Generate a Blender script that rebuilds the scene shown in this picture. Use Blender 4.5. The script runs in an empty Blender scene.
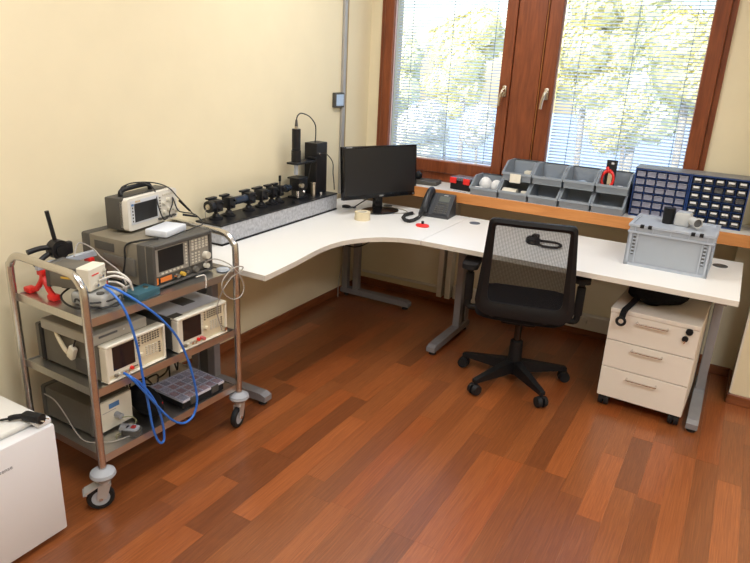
import bpy, bmesh, math, random
from mathutils import Vector, Matrix, Euler
random.seed(7)
R_ = math.radians
scene = bpy.context.scene
col = scene.collection

# ------------------------------------------------------------------ camera
CAM = Vector((2.42039, -4.12667, 1.655))
RX = Vector((0.8653323, 0.4989335, 0.0475949))      # right
RD = Vector((0.2016079, -0.2595675, -0.9444464))      # down
RF = Vector((-0.4588619, 0.8268555, -0.3252011))      # forward
FPX = 642.186
cd = bpy.data.cameras.new('camera'); cam = bpy.data.objects.new('camera', cd); col.objects.link(cam)
m = Matrix.Identity(4)
for i in range(3):
    m[i][0] = RX[i]; m[i][1] = -RD[i]; m[i][2] = -RF[i]; m[i][3] = CAM[i]
cam.matrix_world = m
cd.sensor_width = 36.0; cd.lens = 36.0 * FPX / 750.0; cd.clip_start = 0.05; cd.clip_end = 200
scene.camera = cam

def hit(u, v, ax, val):
    """point where the ray of a photo pixel meets the plane axis=val (the surface the thing touches)"""
    d = RX * ((u - 375) / FPX) + RD * ((v - 281.5) / FPX) + RF
    t = (val - CAM[ax]) / d[ax]
    return CAM + d * t

# ------------------------------------------------------------------ world, sun, lamps, exposure
SUN_EL, SUN_AZ = 36, 190
w = bpy.data.worlds.new('world'); scene.world = w; w.use_nodes = True
nt = w.node_tree; nt.nodes.clear()
wo = nt.nodes.new('ShaderNodeOutputWorld'); wb = nt.nodes.new('ShaderNodeBackground')
sk = nt.nodes.new('ShaderNodeTexSky'); sk.sky_type = 'NISHITA'; sk.sun_disc = False
sk.sun_elevation = R_(SUN_EL); sk.sun_rotation = R_(SUN_AZ); sk.air_density = 1.3; sk.dust_density = 0.6; sk.ozone_density = 1.0
wb.inputs['Strength'].default_value = 0.27
nt.links.new(sk.outputs[0], wb.inputs[0]); nt.links.new(wb.outputs[0], wo.inputs[0])
sl = bpy.data.lights.new('sun', 'SUN'); sl.energy = 7.0; sl.angle = R_(0.6); sl.color = (1.0, 0.95, 0.85)
so = bpy.data.objects.new('sun', sl); col.objects.link(so)
so.rotation_euler = (R_(90 - SUN_EL), 0, R_(-8)); so.location = (0, -20, 20)
for px_, wd in ((0.58, 0.8), (1.73, 0.8)):      # light portals in the two window openings
    pl = bpy.data.lights.new('window_portal', 'AREA'); pl.shape = 'RECTANGLE'; pl.size = wd; pl.size_y = 1.45
    pl.cycles.is_portal = True
    po = bpy.data.objects.new('window_portal', pl); col.objects.link(po); po.location = (px_, 0.12, 1.75); po.rotation_euler = (R_(-90), 0, 0)
LAMPS = [(0.95, -1.15), (0.95, -3.3), (3.2, -1.4), (3.2, -3.6)]
LAMP_W = (17.0, 19.0, 14.0, 46.0)
vs = scene.view_settings
vs.view_transform = 'Standard'; vs.look = 'None'; vs.gamma = 1.0; vs.use_curve_mapping = False
vs.exposure = 0.2

# ------------------------------------------------------------------ materials
MATS = {}
def mat(name, c, rough=0.5, metal=0.0, var=0.0, scale=20.0, bump=0.0, spec=0.5, stretch=(1, 1, 1), coat=0.0, c2=None, emis=0.0):
    if name in MATS: return MATS[name]
    M = bpy.data.materials.new(name); M.use_nodes = True
    t = M.node_tree; b = t.nodes['Principled BSDF']
    b.inputs['Base Color'].default_value = (*c, 1); b.inputs['Roughness'].default_value = rough
    b.inputs['Metallic'].default_value = metal; b.inputs['Specular IOR Level'].default_value = spec
    if coat: b.inputs['Coat Weight'].default_value = coat; b.inputs['Coat Roughness'].default_value = 0.1
    if emis:
        b.inputs['Emission Color'].default_value = (*c, 1); b.inputs['Emission Strength'].default_value = emis
    if var or bump or c2:
        tc = t.nodes.new('ShaderNodeTexCoord'); mp = t.nodes.new('ShaderNodeMapping'); mp.inputs['Scale'].default_value = stretch
        nz = t.nodes.new('ShaderNodeTexNoise'); nz.inputs['Scale'].default_value = scale; nz.inputs['Detail'].default_value = 5
        t.links.new(tc.outputs['Object'], mp.inputs[0]); t.links.new(mp.outputs[0], nz.inputs['Vector'])
        cr = t.nodes.new('ShaderNodeValToRGB'); cr.color_ramp.elements[0].position = 0.32; cr.color_ramp.elements[1].position = 0.68
        a = [max(0, x * (1 - var)) for x in c]; d = c2 if c2 else [min(1, x * (1 + var)) for x in c]
        cr.color_ramp.elements[0].color = (*a, 1); cr.color_ramp.elements[1].color = (*d, 1)
        t.links.new(nz.outputs['Fac'], cr.inputs[0]); t.links.new(cr.outputs[0], b.inputs['Base Color'])
        if bump:
            bp = t.nodes.new('ShaderNodeBump'); bp.inputs['Strength'].default_value = bump; bp.inputs['Distance'].default_value = 0.01
            t.links.new(nz.outputs['Fac'], bp.inputs['Height']); t.links.new(bp.outputs[0], b.inputs['Normal'])
    MATS[name] = M
    return M

def glass_mat(name, tint, refl=0.06, rough=0.02, body=0.0, bodyc=(1, 1, 1)):
    """thin clear sheet: transparent, fresnel mirror, and some diffuse body"""
    M = bpy.data.materials.new(name); M.use_nodes = True; t = M.node_tree; t.nodes.clear()
    o = t.nodes.new('ShaderNodeOutputMaterial'); tr = t.nodes.new('ShaderNodeBsdfTransparent'); tr.inputs[0].default_value = (*tint, 1)
    gl = t.nodes.new('ShaderNodeBsdfGlossy'); gl.inputs['Roughness'].default_value = rough
    lw = t.nodes.new('ShaderNodeLayerWeight'); lw.inputs[0].default_value = 0.5
    pw = t.nodes.new('ShaderNodeMath'); pw.operation = 'POWER'; pw.inputs[1].default_value = 4.0; t.links.new(lw.outputs['Facing'], pw.inputs[0])
    fr = t.nodes.new('ShaderNodeMath'); fr.operation = 'MULTIPLY_ADD'; fr.inputs[1].default_value = 0.6; fr.inputs[2].default_value = 0.03 if refl < 0.1 else 0.06
    t.links.new(pw.outputs[0], fr.inputs[0])
    mx = t.nodes.new('ShaderNodeMixShader'); t.links.new(fr.outputs[0], mx.inputs[0])
    if body:
        df = t.nodes.new('ShaderNodeBsdfDiffuse'); df.inputs[0].default_value = (*bodyc, 1)
        m2 = t.nodes.new('ShaderNodeMixShader'); m2.inputs[0].default_value = body
        t.links.new(tr.outputs[0], m2.inputs[1]); t.links.new(df.outputs[0], m2.inputs[2]); t.links.new(m2.outputs[0], mx.inputs[1])
    else:
        t.links.new(tr.outputs[0], mx.inputs[1])
    t.links.new(gl.outputs[0], mx.inputs[2]); t.links.new(mx.outputs[0], o.inputs[0])
    MATS[name] = M
    return M

def wood_mat(name, c1, c2, rough, scale, stretch, use_obj_color=False, coat=0.0, fine=0.35):
    M = bpy.data.materials.new(name); M.use_nodes = True; t = M.node_tree; b = t.nodes['Principled BSDF']
    tc = t.nodes.new('ShaderNodeTexCoord'); oi = t.nodes.new('ShaderNodeObjectInfo')
    ad = t.nodes.new('ShaderNodeVectorMath'); ad.operation = 'MULTIPLY_ADD'
    cmb = t.nodes.new('ShaderNodeCombineXYZ')
    for k in range(3): t.links.new(oi.outputs['Random'], cmb.inputs[k])
    ad.inputs[1].default_value = (37, 91, 13); t.links.new(cmb.outputs[0], ad.inputs[0]); t.links.new(tc.outputs['Object'], ad.inputs[2])
    mp = t.nodes.new('ShaderNodeMapping'); mp.inputs['Scale'].default_value = stretch; t.links.new(ad.outputs[0], mp.inputs[0])
    n1 = t.nodes.new('ShaderNodeTexNoise'); n1.inputs['Scale'].default_value = scale; n1.inputs['Detail'].default_value = 8; n1.inputs['Distortion'].default_value = 1.6
    n2 = t.nodes.new('ShaderNodeTexNoise'); n2.inputs['Scale'].default_value = scale * 7; n2.inputs['Detail'].default_value = 4
    t.links.new(mp.outputs[0], n1.inputs['Vector']); t.links.new(mp.outputs[0], n2.inputs['Vector'])
    mx = t.nodes.new('ShaderNodeMath'); mx.operation = 'MULTIPLY_ADD'; mx.inputs[1].default_value = fine
    t.links.new(n2.outputs['Fac'], mx.inputs[0]); t.links.new(n1.outputs['Fac'], mx.inputs[2])
    cr = t.nodes.new('ShaderNodeValToRGB'); cr.color_ramp.elements[0].position = 0.45; cr.color_ramp.elements[1].position = 0.85
    cr.color_ramp.elements[0].color = (*c1, 1); cr.color_ramp.elements[1].color = (*c2, 1)
    t.links.new(mx.outputs[0], cr.inputs[0])
    out = cr.outputs[0]
    if use_obj_color:
        mm = t.nodes.new('ShaderNodeMixRGB'); mm.blend_type = 'MULTIPLY'; mm.inputs[0].default_value = 1
        t.links.new(out, mm.inputs[1]); t.links.new(oi.outputs['Color'], mm.inputs[2]); out = mm.outputs[0]
    t.links.new(out, b.inputs['Base Color']); b.inputs['Roughness'].default_value = rough
    if coat: b.inputs['Coat Weight'].default_value = coat; b.inputs['Coat Roughness'].default_value = 0.28
    MATS[name] = M
    return M

WALL = mat('wall_paint', (0.78, 0.69, 0.48), 0.85, var=0.015, scale=6, bump=0.03)
CEIL = mat('ceiling_paint', (0.85, 0.84, 0.80), 0.9, var=0.01, scale=8)
FLOORW = wood_mat('floor_wood', (0.20, 0.055, 0.014), (0.37, 0.122, 0.035), 0.30, 4.0, (6, 0.8, 1), True, 0.5, 0.12)
FRAMEW = wood_mat('window_wood', (0.135, 0.030, 0.009), (0.24, 0.062, 0.018), 0.35, 4.0, (8, 8, 0.7))
SILLW = wood_mat('sill_wood', (0.50, 0.185, 0.045), (0.62, 0.26, 0.075), 0.45, 3.0, (0.7, 6, 6))
SILLTOP = mat('sill_top_laminate', (0.72, 0.70, 0.66), 0.4, var=0.03, scale=5)
BASEW = wood_mat('baseboard_wood', (0.16, 0.045, 0.014), (0.27, 0.085, 0.027), 0.4, 4.0, (1, 1, 8))
WHITE = mat('white_laminate', (0.80, 0.79, 0.76), 0.38, var=0.012, scale=3)
EDGE = mat('desk_edge', (0.72, 0.68, 0.60), 0.5, var=0.02, scale=10)
PEDW = mat('pedestal_white', (0.80, 0.75, 0.66), 0.45, var=0.012, scale=4)
STEELG = mat('grey_painted_steel', (0.27, 0.27, 0.285), 0.42, metal=0.3, var=0.04, scale=30)
STAINLESS = mat('stainless_steel', (0.62, 0.61, 0.59), 0.27, metal=1.0, var=0.04, scale=12, stretch=(1, 1, 30))
SHELF = mat('brushed_shelf', (0.60, 0.59, 0.57), 0.33, metal=1.0, var=0.05, scale=14, stretch=(20, 1, 1))
BLACKP = mat('black_plastic', (0.011, 0.011, 0.012), 0.5, var=0.1, scale=60, spec=0.25)
BLACKM = mat('black_anodised', (0.010, 0.010, 0.012), 0.38, var=0.1, scale=40, spec=0.35)
BLACKG = mat('black_gloss', (0.006, 0.006, 0.007), 0.16)
SCREEN = mat('screen_off', (0.012, 0.012, 0.013), 0.30, var=0.05, scale=3)
FABRIC = mat('black_fabric', (0.008, 0.008, 0.010), 0.9, var=0.25, scale=120, bump=0.25, spec=0.2)
RUBBER = mat('black_rubber', (0.012, 0.012, 0.013), 0.6, var=0.1, scale=50, spec=0.3)
CHROME = mat('chrome', (0.75, 0.74, 0.72), 0.15, metal=1.0, var=0.02)
BRASSH = mat('satin_nickel', (0.58, 0.53, 0.44), 0.28, metal=1.0, var=0.03)
GREYBUMP = mat('grey_bumper', (0.36, 0.38, 0.41), 0.5, var=0.03)
INSTG = mat('instrument_olive_grey', (0.125, 0.115, 0.095), 0.55, var=0.05, scale=25, bump=0.03)
INSTD = mat('instrument_dark', (0.07, 0.066, 0.058), 0.55, var=0.06, scale=25)
INSTT = mat('instrument_tan', (0.205, 0.178, 0.13), 0.55, var=0.05, scale=20)
INSTL = mat('instrument_pale_top', (0.55, 0.56, 0.60), 0.5, var=0.05, scale=12)
CREAM = mat('cream_panel', (0.70, 0.62, 0.44), 0.5, var=0.04, scale=12)
CREAML = mat('cream_light', (0.74, 0.70, 0.58), 0.5, var=0.03, scale=12)
PANELG = mat('panel_grey', (0.28, 0.265, 0.23), 0.5, var=0.04)
OFFW = mat('offwhite_plastic', (0.70, 0.67, 0.60), 0.5, var=0.02)
KEYL = mat('key_light', (0.62, 0.58, 0.48), 0.5, var=0.03)
KEYD = mat('key_dark', (0.17, 0.15, 0.12), 0.5, var=0.03)
ORANGE = mat('orange_plastic', (0.75, 0.20, 0.03), 0.45, var=0.05)
REDP = mat('red_plastic', (0.78, 0.02, 0.015), 0.42, var=0.04)
BLUEC = mat('blue_cable', (0.03, 0.16, 0.62), 0.4, var=0.05)
BLUEP = mat('blue_plastic', (0.012, 0.045, 0.18), 0.42, var=0.05)
TEAL = mat('teal_plastic', (0.03, 0.10, 0.13), 0.5, var=0.05)
GREYB = mat('grey_bin', (0.27, 0.305, 0.345), 0.45, var=0.03, scale=10)
CRATEG = mat('grey_crate', (0.42, 0.46, 0.52), 0.3, var=0.02, scale=10)
CRATEP = mat('grey_crate_panel', (0.36, 0.395, 0.44), 0.5, var=0.02, scale=10)
GRANITE = mat('speckled_granite', (0.40, 0.41, 0.44), 0.4, var=0.22, scale=60, c2=(0.50, 0.51, 0.54))
PAPERW = mat('white_card', (0.82, 0.82, 0.80), 0.7, var=0.02)
FOAM = mat('white_foam', (0.80, 0.80, 0.79), 0.85, var=0.04, scale=40, bump=0.1)
CREAMF = mat('cream_foam', (0.75, 0.70, 0.58), 0.8, var=0.05, scale=30)
TAPE = mat('masking_tape', (0.72, 0.62, 0.42), 0.6, var=0.03, scale=60)
FRIDGE = mat('fridge_enamel', (0.76, 0.76, 0.775), 0.35, var=0.008, scale=3)
FRIDGET = mat('fridge_top', (0.74, 0.73, 0.69), 0.45, var=0.015, scale=5)
GROOVE = mat('groove_dark', (0.10, 0.10, 0.10), 0.7, var=0.02)
CORDB = mat('black_cord', (0.012, 0.012, 0.012), 0.5, var=0.05)
CORDG = mat('grey_cord', (0.36, 0.33, 0.29), 0.5, var=0.05)
CORDW = mat('white_cord', (0.72, 0.70, 0.64), 0.5, var=0.02)
SLATM = mat('blind_slat_white', (0.86, 0.89, 0.94), 0.45, var=0.01)
def _translucent(M, c, f):
    t = M.node_tree; o = [n for n in t.nodes if n.type == 'OUTPUT_MATERIAL'][0]; b = t.nodes['Principled BSDF']
    tl_ = t.nodes.new('ShaderNodeBsdfTranslucent'); tl_.inputs[0].default_value = (*c, 1); mx = t.nodes.new('ShaderNodeMixShader'); mx.inputs[0].default_value = f
    t.links.new(b.outputs[0], mx.inputs[1]); t.links.new(tl_.outputs[0], mx.inputs[2]); t.links.new(mx.outputs[0], o.inputs[0])
_translucent(SLATM, (0.90, 0.93, 0.97), 0.35)
SEAL = mat('window_seal', (0.62, 0.50, 0.50), 0.6, var=0.03)
LCD = mat('lcd_grey', (0.10, 0.115, 0.10), 0.3, var=0.02)
DUCT = mat('white_trunking', (0.72, 0.68, 0.58), 0.5, var=0.02)
CONDUIT = mat('grey_conduit', (0.42, 0.41, 0.40), 0.4, metal=0.4, var=0.03)
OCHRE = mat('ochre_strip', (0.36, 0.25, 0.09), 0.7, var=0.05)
LAMPM = mat('lamp_diffuser', (1.0, 0.93, 0.80), 0.5, emis=3.0)
BLUEST = mat('blue_sticker', (0.08, 0.20, 0.42), 0.5, var=0.03)
GOLDP = mat('gold_print', (0.62, 0.38, 0.05), 0.5, var=0.03)
GREYP = mat('grey_print', (0.28, 0.28, 0.30), 0.5, var=0.03)
PALEP = mat('pale_print', (0.55, 0.55, 0.55), 0.5, var=0.03)
TRUNK = mat('bark', (0.40, 0.36, 0.30), 0.9, var=0.3, scale=12, bump=0.3)
LEAF1 = mat('leaf_yellow_green', (0.88, 0.82, 0.40), 0.6, var=0.1, scale=3)
LEAF2 = mat('leaf_green', (0.78, 0.77, 0.46), 0.6, var=0.1, scale=3)
LEAF3 = mat('leaf_pale', (0.85, 0.82, 0.66), 0.6, var=0.2, scale=3)
LAWN = mat('ground_outside', (0.50, 0.62, 0.78), 0.9, var=0.1, scale=0.5)
GLASS = glass_mat('window_glass', (0.96, 0.98, 1.0))
SHINEP = glass_mat('clear_plastic_painted_shine', (0.8, 0.86, 0.97), 0.2, 0.1, 0.85, (0.90, 0.94, 1.0))  # pale diffuse body paints in the bright reflections on the drawer fronts
CLEARL = glass_mat('clear_lid', (0.95, 0.95, 0.98), 0.05, 0.3, 0.16, (0.60, 0.62, 0.72))

def mesh_fabric():
    M = bpy.data.materials.new('chair_mesh'); M.use_nodes = True; t = M.node_tree; t.nodes.clear()
    o = t.nodes.new('ShaderNodeOutputMaterial'); tr = t.nodes.new('ShaderNodeBsdfTransparent')
    df = t.nodes.new('ShaderNodeBsdfDiffuse'); df.inputs[0].default_value = (0.025, 0.025, 0.028, 1)
    tc = t.nodes.new('ShaderNodeTexCoord'); mx = t.nodes.new('ShaderNodeMixShader')
    outs = []
    for d in ('X', 'Z'):
        wv = t.nodes.new('ShaderNodeTexWave'); wv.wave_type = 'BANDS'; wv.bands_direction = d; wv.inputs['Scale'].default_value = 45; wv.inputs['Distortion'].default_value = 0.4
        t.links.new(tc.outputs['Object'], wv.inputs['Vector']); outs.append(wv.outputs['Fac'])
    a = t.nodes.new('ShaderNodeMath'); a.operation = 'MAXIMUM'; t.links.new(outs[0], a.inputs[0]); t.links.new(outs[1], a.inputs[1])
    r = t.nodes.new('ShaderNodeMapRange'); r.inputs[1].default_value = 0.25; r.inputs[2].default_value = 0.95; r.inputs[3].default_value = 0.22; r.inputs[4].default_value = 0.78
    t.links.new(a.outputs[0], r.inputs[0]); t.links.new(r.outputs[0], mx.inputs[0])
    t.links.new(tr.outputs[0], mx.inputs[1]); t.links.new(df.outputs[0], mx.inputs[2]); t.links.new(mx.outputs[0], o.inputs[0])
    return M
MESHF = mesh_fabric()

# ------------------------------------------------------------------ mesh helpers
class B:
    """collects shapes, then becomes ONE mesh object"""
    def __init__(s): s.bm = bmesh.new()
    def _xf(s, vs, M):
        if M is not None: bmesh.ops.transform(s.bm, matrix=M, verts=vs)
        return s
    def box(s, x0, x1, y0, y1, z0, z1, bevel=0.0, M=None, seg=2):
        r = bmesh.ops.create_cube(s.bm, size=1.0); vs_ = r['verts']
        bmesh.ops.transform(s.bm, matrix=Matrix.Translation(((x0 + x1) / 2, (y0 + y1) / 2, (z0 + z1) / 2)) @ Matrix.Diagonal((abs(x1 - x0), abs(y1 - y0), abs(z1 - z0), 1)), verts=vs_)
        if bevel:
            es = list({e for v in vs_ for e in v.link_edges})
            k = bmesh.ops.bevel(s.bm, geom=es, offset=bevel, segments=seg, affect='EDGES', profile=0.5)
            vs_ = list({v for f in k['faces'] for v in f.verts} | {v for v in vs_ if v.is_valid})
        return s._xf(vs_, M)
    def cyl(s, p0, p1, r, r2=None, n=16, M=None, cap=True):
        p0, p1 = Vector(p0), Vector(p1); d = p1 - p0
        k = bmesh.ops.create_cone(s.bm, cap_ends=cap, segments=n, radius1=r, radius2=r if r2 is None else r2, depth=d.length)
        T = Matrix.Translation((p0 + p1) / 2) @ d.to_track_quat('Z', 'Y').to_matrix().to_4x4()
        bmesh.ops.transform(s.bm, matrix=T, verts=k['verts']); return s._xf(k['verts'], M)
    def ball(s, c, r, sc=(1, 1, 1), u=16, v=10, M=None):
        k = bmesh.ops.create_uvsphere(s.bm, u_segments=u, v_segments=v, radius=r)
        bmesh.ops.transform(s.bm, matrix=Matrix.Translation(c) @ Matrix.Diagonal((*sc, 1)), verts=k['verts']); return s._xf(k['verts'], M)
    def prism(s, poly, h0, h1, axis='z', M=None):
        """poly of 2-D points, extruded along axis"""
        def P(a, b, h): return {'z': (a, b, h), 'y': (a, h, b), 'x': (h, a, b)}[axis]
        lo = [s.bm.verts.new(P(a, b, h0)) for a, b in poly]; hi = [s.bm.verts.new(P(a, b, h1)) for a, b in poly]
        n = len(poly)
        s.bm.faces.new(lo[::-1]); s.bm.faces.new(hi)
        for i in range(n): s.bm.faces.new((lo[i], lo[(i + 1) % n], hi[(i + 1) % n], hi[i]))
        return s._xf(lo + hi, M)
    def lathe(s, prof, n=24, M=None, closed=False):
        """profile of (r, z) around z"""
        rings = []
        for r, z in prof:
            rings.append([s.bm.verts.new((r * math.cos(2 * math.pi * i / n), r * math.sin(2 * math.pi * i / n), z)) for i in range(n)])
        pr = list(zip(rings[:-1], rings[1:])) + ([(rings[-1], rings[0])] if closed else [])
        for a, b in pr:
            for i in range(n): s.bm.faces.new((a[i], a[(i + 1) % n], b[(i + 1) % n], b[i]))
        if not closed:
            s.bm.faces.new(rings[0][::-1]); s.bm.faces.new(rings[-1])
        return s._xf([v for r in rings for v in r], M)
    def torus(s, c, R, r, n=24, k=8, M=None):
        prof = [(R + r * math.cos(2 * math.pi * i / k), r * math.sin(2 * math.pi * i / k)) for i in range(k)]
        T = Matrix.Translation(c)
        return s.lathe(prof, n, (M @ T) if M is not None else T, closed=True)
    def tube(s, pts, r, n=8, smooth=6, closed=False):
        """swept round tube through points (Catmull-Rom smoothed)"""
        P = [Vector(p) for p in pts]
        if smooth and len(P) > 2:
            Q = []
            N = len(P)
            for i in range(N if closed else N - 1):
                a = P[(i - 1) % N] if closed else P[max(i - 1, 0)]; b = P[i]; c = P[(i + 1) % N]; d = P[(i + 2) % N] if closed else P[min(i + 2, N - 1)]
                for k in range(smooth):
                    t = k / smooth
                    Q.append(0.5 * ((2 * b) + (c - a) * t + (2 * a - 5 * b + 4 * c - d) * t * t + (3 * b - a - 3 * c + d) * t ** 3))
            if not closed: Q.append(P[-1])
            P = Q
        N = len(P); rings = []; nrm = None
        for i in range(N):
            if closed: tg = P[(i + 1) % N] - P[i - 1]
            else: tg = P[min(i + 1, N - 1)] - P[max(i - 1, 0)]
            if tg.length < 1e-9: tg = Vector((0, 0, 1))
            tg.normalize()
            if nrm is None: nrm = tg.orthogonal().normalized()
            nrm = nrm - tg * nrm.dot(tg)
            nrm = nrm.normalized() if nrm.length > 1e-6 else tg.orthogonal().normalized()
            bn = tg.cross(nrm)
            rings.append([s.bm.verts.new(P[i] + (nrm * math.cos(2 * math.pi * k / n) + bn * math.sin(2 * math.pi * k / n)) * r) for k in range(n)])
        for i in range(N if closed else N - 1):
            a, b = rings[i], rings[(i + 1) % N]
            for k in range(n): s.bm.faces.new((a[k], a[(k + 1) % n], b[(k + 1) % n], b[k]))
        if not closed:
            s.bm.faces.new(rings[0][::-1]); s.bm.faces.new(rings[-1])
        return s
    def grid(s, f, nu, nv, thick=0.0):
        """surface f(u,v) -> (point, normal), 0..1; with thickness when asked"""
        def sheet(off, flip):
            V = [[s.bm.verts.new(Vector(f(i / nu, j / nv)[0]) + Vector(f(i / nu, j / nv)[1]) * off) for j in range(nv + 1)] for i in range(nu + 1)]
            for i in range(nu):
                for j in range(nv):
                    q = (V[i][j], V[i + 1][j], V[i + 1][j + 1], V[i][j + 1]); s.bm.faces.new(q[::-1] if flip else q)
            return V
        A = sheet(thick / 2, False)
        if thick:
            Bv = sheet(-thick / 2, True)
            ea = [A[i][0] for i in range(nu + 1)] + [A[nu][j] for j in range(1, nv + 1)] + [A[i][nv] for i in range(nu - 1, -1, -1)] + [A[0][j] for j in range(nv - 1, 0, -1)]
            eb = [Bv[i][0] for i in range(nu + 1)] + [Bv[nu][j] for j in range(1, nv + 1)] + [Bv[i][nv] for i in range(nu - 1, -1, -1)] + [Bv[0][j] for j in range(nv - 1, 0, -1)]
            n = len(ea)
            for i in range(n): s.bm.faces.new((ea[i], eb[i], eb[(i + 1) % n], ea[(i + 1) % n]))
        return s
    def build(s, name, material, parent=None, smooth=True, ang=35):
        bmesh.ops.recalc_face_normals(s.bm, faces=s.bm.faces)
        me = bpy.data.meshes.new(name); s.bm.to_mesh(me); s.bm.free()
        me.materials.append(material)
        if smooth:
            me.polygons.foreach_set('use_smooth', [True] * len(me.polygons))
            try: me.set_sharp_from_angle(angle=R_(ang))
            except Exception: pass
        o = bpy.data.objects.new(name, me); col.objects.link(o)
        if parent is not None: o.parent = parent
        return o

def Rz(a): return Matrix.Rotation(R_(a), 4, 'Z')
def Rx(a): return Matrix.Rotation(R_(a), 4, 'X')
def Ry(a): return Matrix.Rotation(R_(a), 4, 'Y')
def T(x, y, z): return Matrix.Translation((x, y, z))

def tag(o, label, cat, group=None):
    o['label'] = label; o['category'] = cat
    if group: o['group'] = group
    return o
def thing(name, label, cat, loc=(0, 0, 0), rotz=0.0, group=None):
    o = bpy.data.objects.new(name, None); col.objects.link(o); o.empty_display_size = 0.05
    o.location = loc; o.rotation_euler = (0, 0, R_(rotz))
    return tag(o, label, cat, group)
def struct(o, label=None):
    o['kind'] = 'structure'
    if label: o['label'] = label
    return o
def setloc(o, loc, rotz=0.0):
    o.location = loc; o.rotation_euler = (0, 0, R_(rotz)); return o
def copy_part(src, parent, loc=None, color=None):
    c = src.copy(); col.objects.link(c)
    if parent is not None: c.parent = parent
    if loc is not None: c.location = loc
    if color is not None: c.color = color
    return c
def copy_tree(o, parent=None):
    c = o.copy(); col.objects.link(c); c.parent = parent
    for ch in [x for x in bpy.data.objects if x.parent == o]: copy_tree(ch, c)
    return c
def text(name, body, size, material, parent, M, depth=0.0006):
    cu = bpy.data.curves.new(name, 'FONT'); cu.body = body; cu.size = size; cu.extrude = depth; cu.align_x = 'CENTER'; cu.align_y = 'CENTER'
    to = bpy.data.objects.new(name + '_tmp', cu); col.objects.link(to)
    bpy.context.view_layer.update()
    me = bpy.data.meshes.new_from_object(to.evaluated_get(bpy.context.evaluated_depsgraph_get()))
    bpy.data.objects.remove(to); bpy.data.curves.remove(cu)
    me.transform(M); me.materials.clear(); me.materials.append(material); me.name = name
    o = bpy.data.objects.new(name, me); col.objects.link(o)
    if parent is not None: o.parent = parent
    return o
def rrect(w, h, r, n=5, cx=0.0, cy=0.0):
    pts = []
    for sx, sy, a0 in ((1, 1, 0), (-1, 1, 90), (-1, -1, 180), (1, -1, 270)):
        for k in range(n + 1):
            a = R_(a0 + 90 * k / n); pts.append((cx + sx * (w / 2 - r) + r * math.cos(a), cy + sy * (h / 2 - r) + r * math.sin(a)))
    return pts

# ================================================================== SETTING
RMX, RMY, RMZ = 4.7, -5.8, 2.75
# floor: a dark sub-floor carrying single strips of the parquet
fl = struct(B().box(0, RMX, RMY, 0.05, -0.06, -0.0105).build('floor', GROOVE, smooth=False))
PITCH = 0.0942; X0 = 2.695
GAPW = 0.0004
tones = {'n': (1.0, 1.0, 1.0), 'l': (1.22, 1.16, 1.10), 'd': (0.72, 0.70, 0.74), 'p': (0.80, 0.80, 0.92), 'm': (0.88, 0.86, 0.86), 'o': (1.12, 0.98, 0.86)}
fixed = {  # strip index -> [(y0, y1, tone)] read off the photograph
    -1: [(-1.85, -1.45, 'n'), (-1.45, -0.9, 'm')], 0: [(-2.1, -1.29, 'l'), (-1.29, -0.7, 'm')], 1: [(-2.1, -1.17, 'm')], 2: [(-2.3, -1.17, 'l'), (-1.17, -0.6, 'm')],
    3: [(-2.3, -1.62, 'm'), (-1.62, -1.12, 'o')], 4: [(-2.2, -1.6, 'n'), (-1.6, -1.14, 'd'), (-1.14, -0.9, 'l')], 5: [(-2.4, -1.87, 'p'), (-1.87, -1.36, 'l'), (-1.36, -0.9, 'n')],
    6: [(-2.4, -1.76, 'm'), (-1.76, -1.0, 'n')], 7: [(-2.45, -1.66, 'p'), (-1.66, -0.93, 'l')], 8: [(-2.4, -1.655, 'm'), (-1.655, -1.17, 'd')], 9: [(-2.5, -1.66, 'o'), (-1.66, -1.05, 'n')],
    10: [(-2.355, -1.66, 'l'), (-1.66, -1.1, 'm')], 11: [(-2.36, -1.55, 'p'), (-1.55, -0.9, 'm')], 12: [(-2.35, -1.3, 'n')], 13: [(-2.36, -1.1, 'm')], 14: [(-2.34, -1.55, 'o'), (-1.55, -0.8, 'n')],
    15: [(-2.95, -2.35, 'm'), (-2.35, -1.15, 'p')], 16: [(-2.9, -2.25, 'n'), (-2.25, -1.2, 'l')], 17: [(-3.1, -2.60, 'd'), (-2.60, -1.75, 'l'), (-1.75, -1.2, 'n')],
    18: [(-2.75, -2.20, 'd'), (-2.20, -1.58, 'd'), (-1.58, -1.1, 'l')], 19: [(-3.0, -2.45, 'l'), (-2.45, -2.2, 'd'), (-2.2, -1.55, 'o')], 20: [(-2.7, -2.1, 'm'), (-2.1, -1.5, 'n')], 21: [(-2.6, -1.7, 'l')]}
planks = []
rnd = random.Random(3)
cuts = []
i_lo, i_hi = -22, 29
for i in range(i_lo, i_hi):
    xa, xb = X0 - PITCH * (i + 1), X0 - PITCH * i
    xa, xb = max(xa, 0.0), min(xb, RMX)
    if xb - xa < 0.01: continue
    segs = list(fixed.get(i, []))
    segs.sort()
    out = []
    if segs:
        y = segs[0][0]
        while y > RMY + 0.3:
            L = rnd.uniform(0.38, 0.75); out.append((max(y - L, RMY), y, rnd.choice('nnmlod'))); y -= L
        out += segs
        for a, b_ in zip(segs[:-1], segs[1:]):
            if b_[0] - a[1] > 0.02: out.append((a[1], b_[0], 'n'))
        y = segs[-1][1]
    else:
        y = RMY
    while y < 0.0:
        L = rnd.uniform(0.38, 0.75); e = min(y + L, 0.03)
        if 0.03 - e < 0.12: e = 0.03
        out.append((y, e, rnd.choice('nnnmlod'))); y = e
    for a, b_, t in out: planks.append((xa, xb, a, b_, t))
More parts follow.
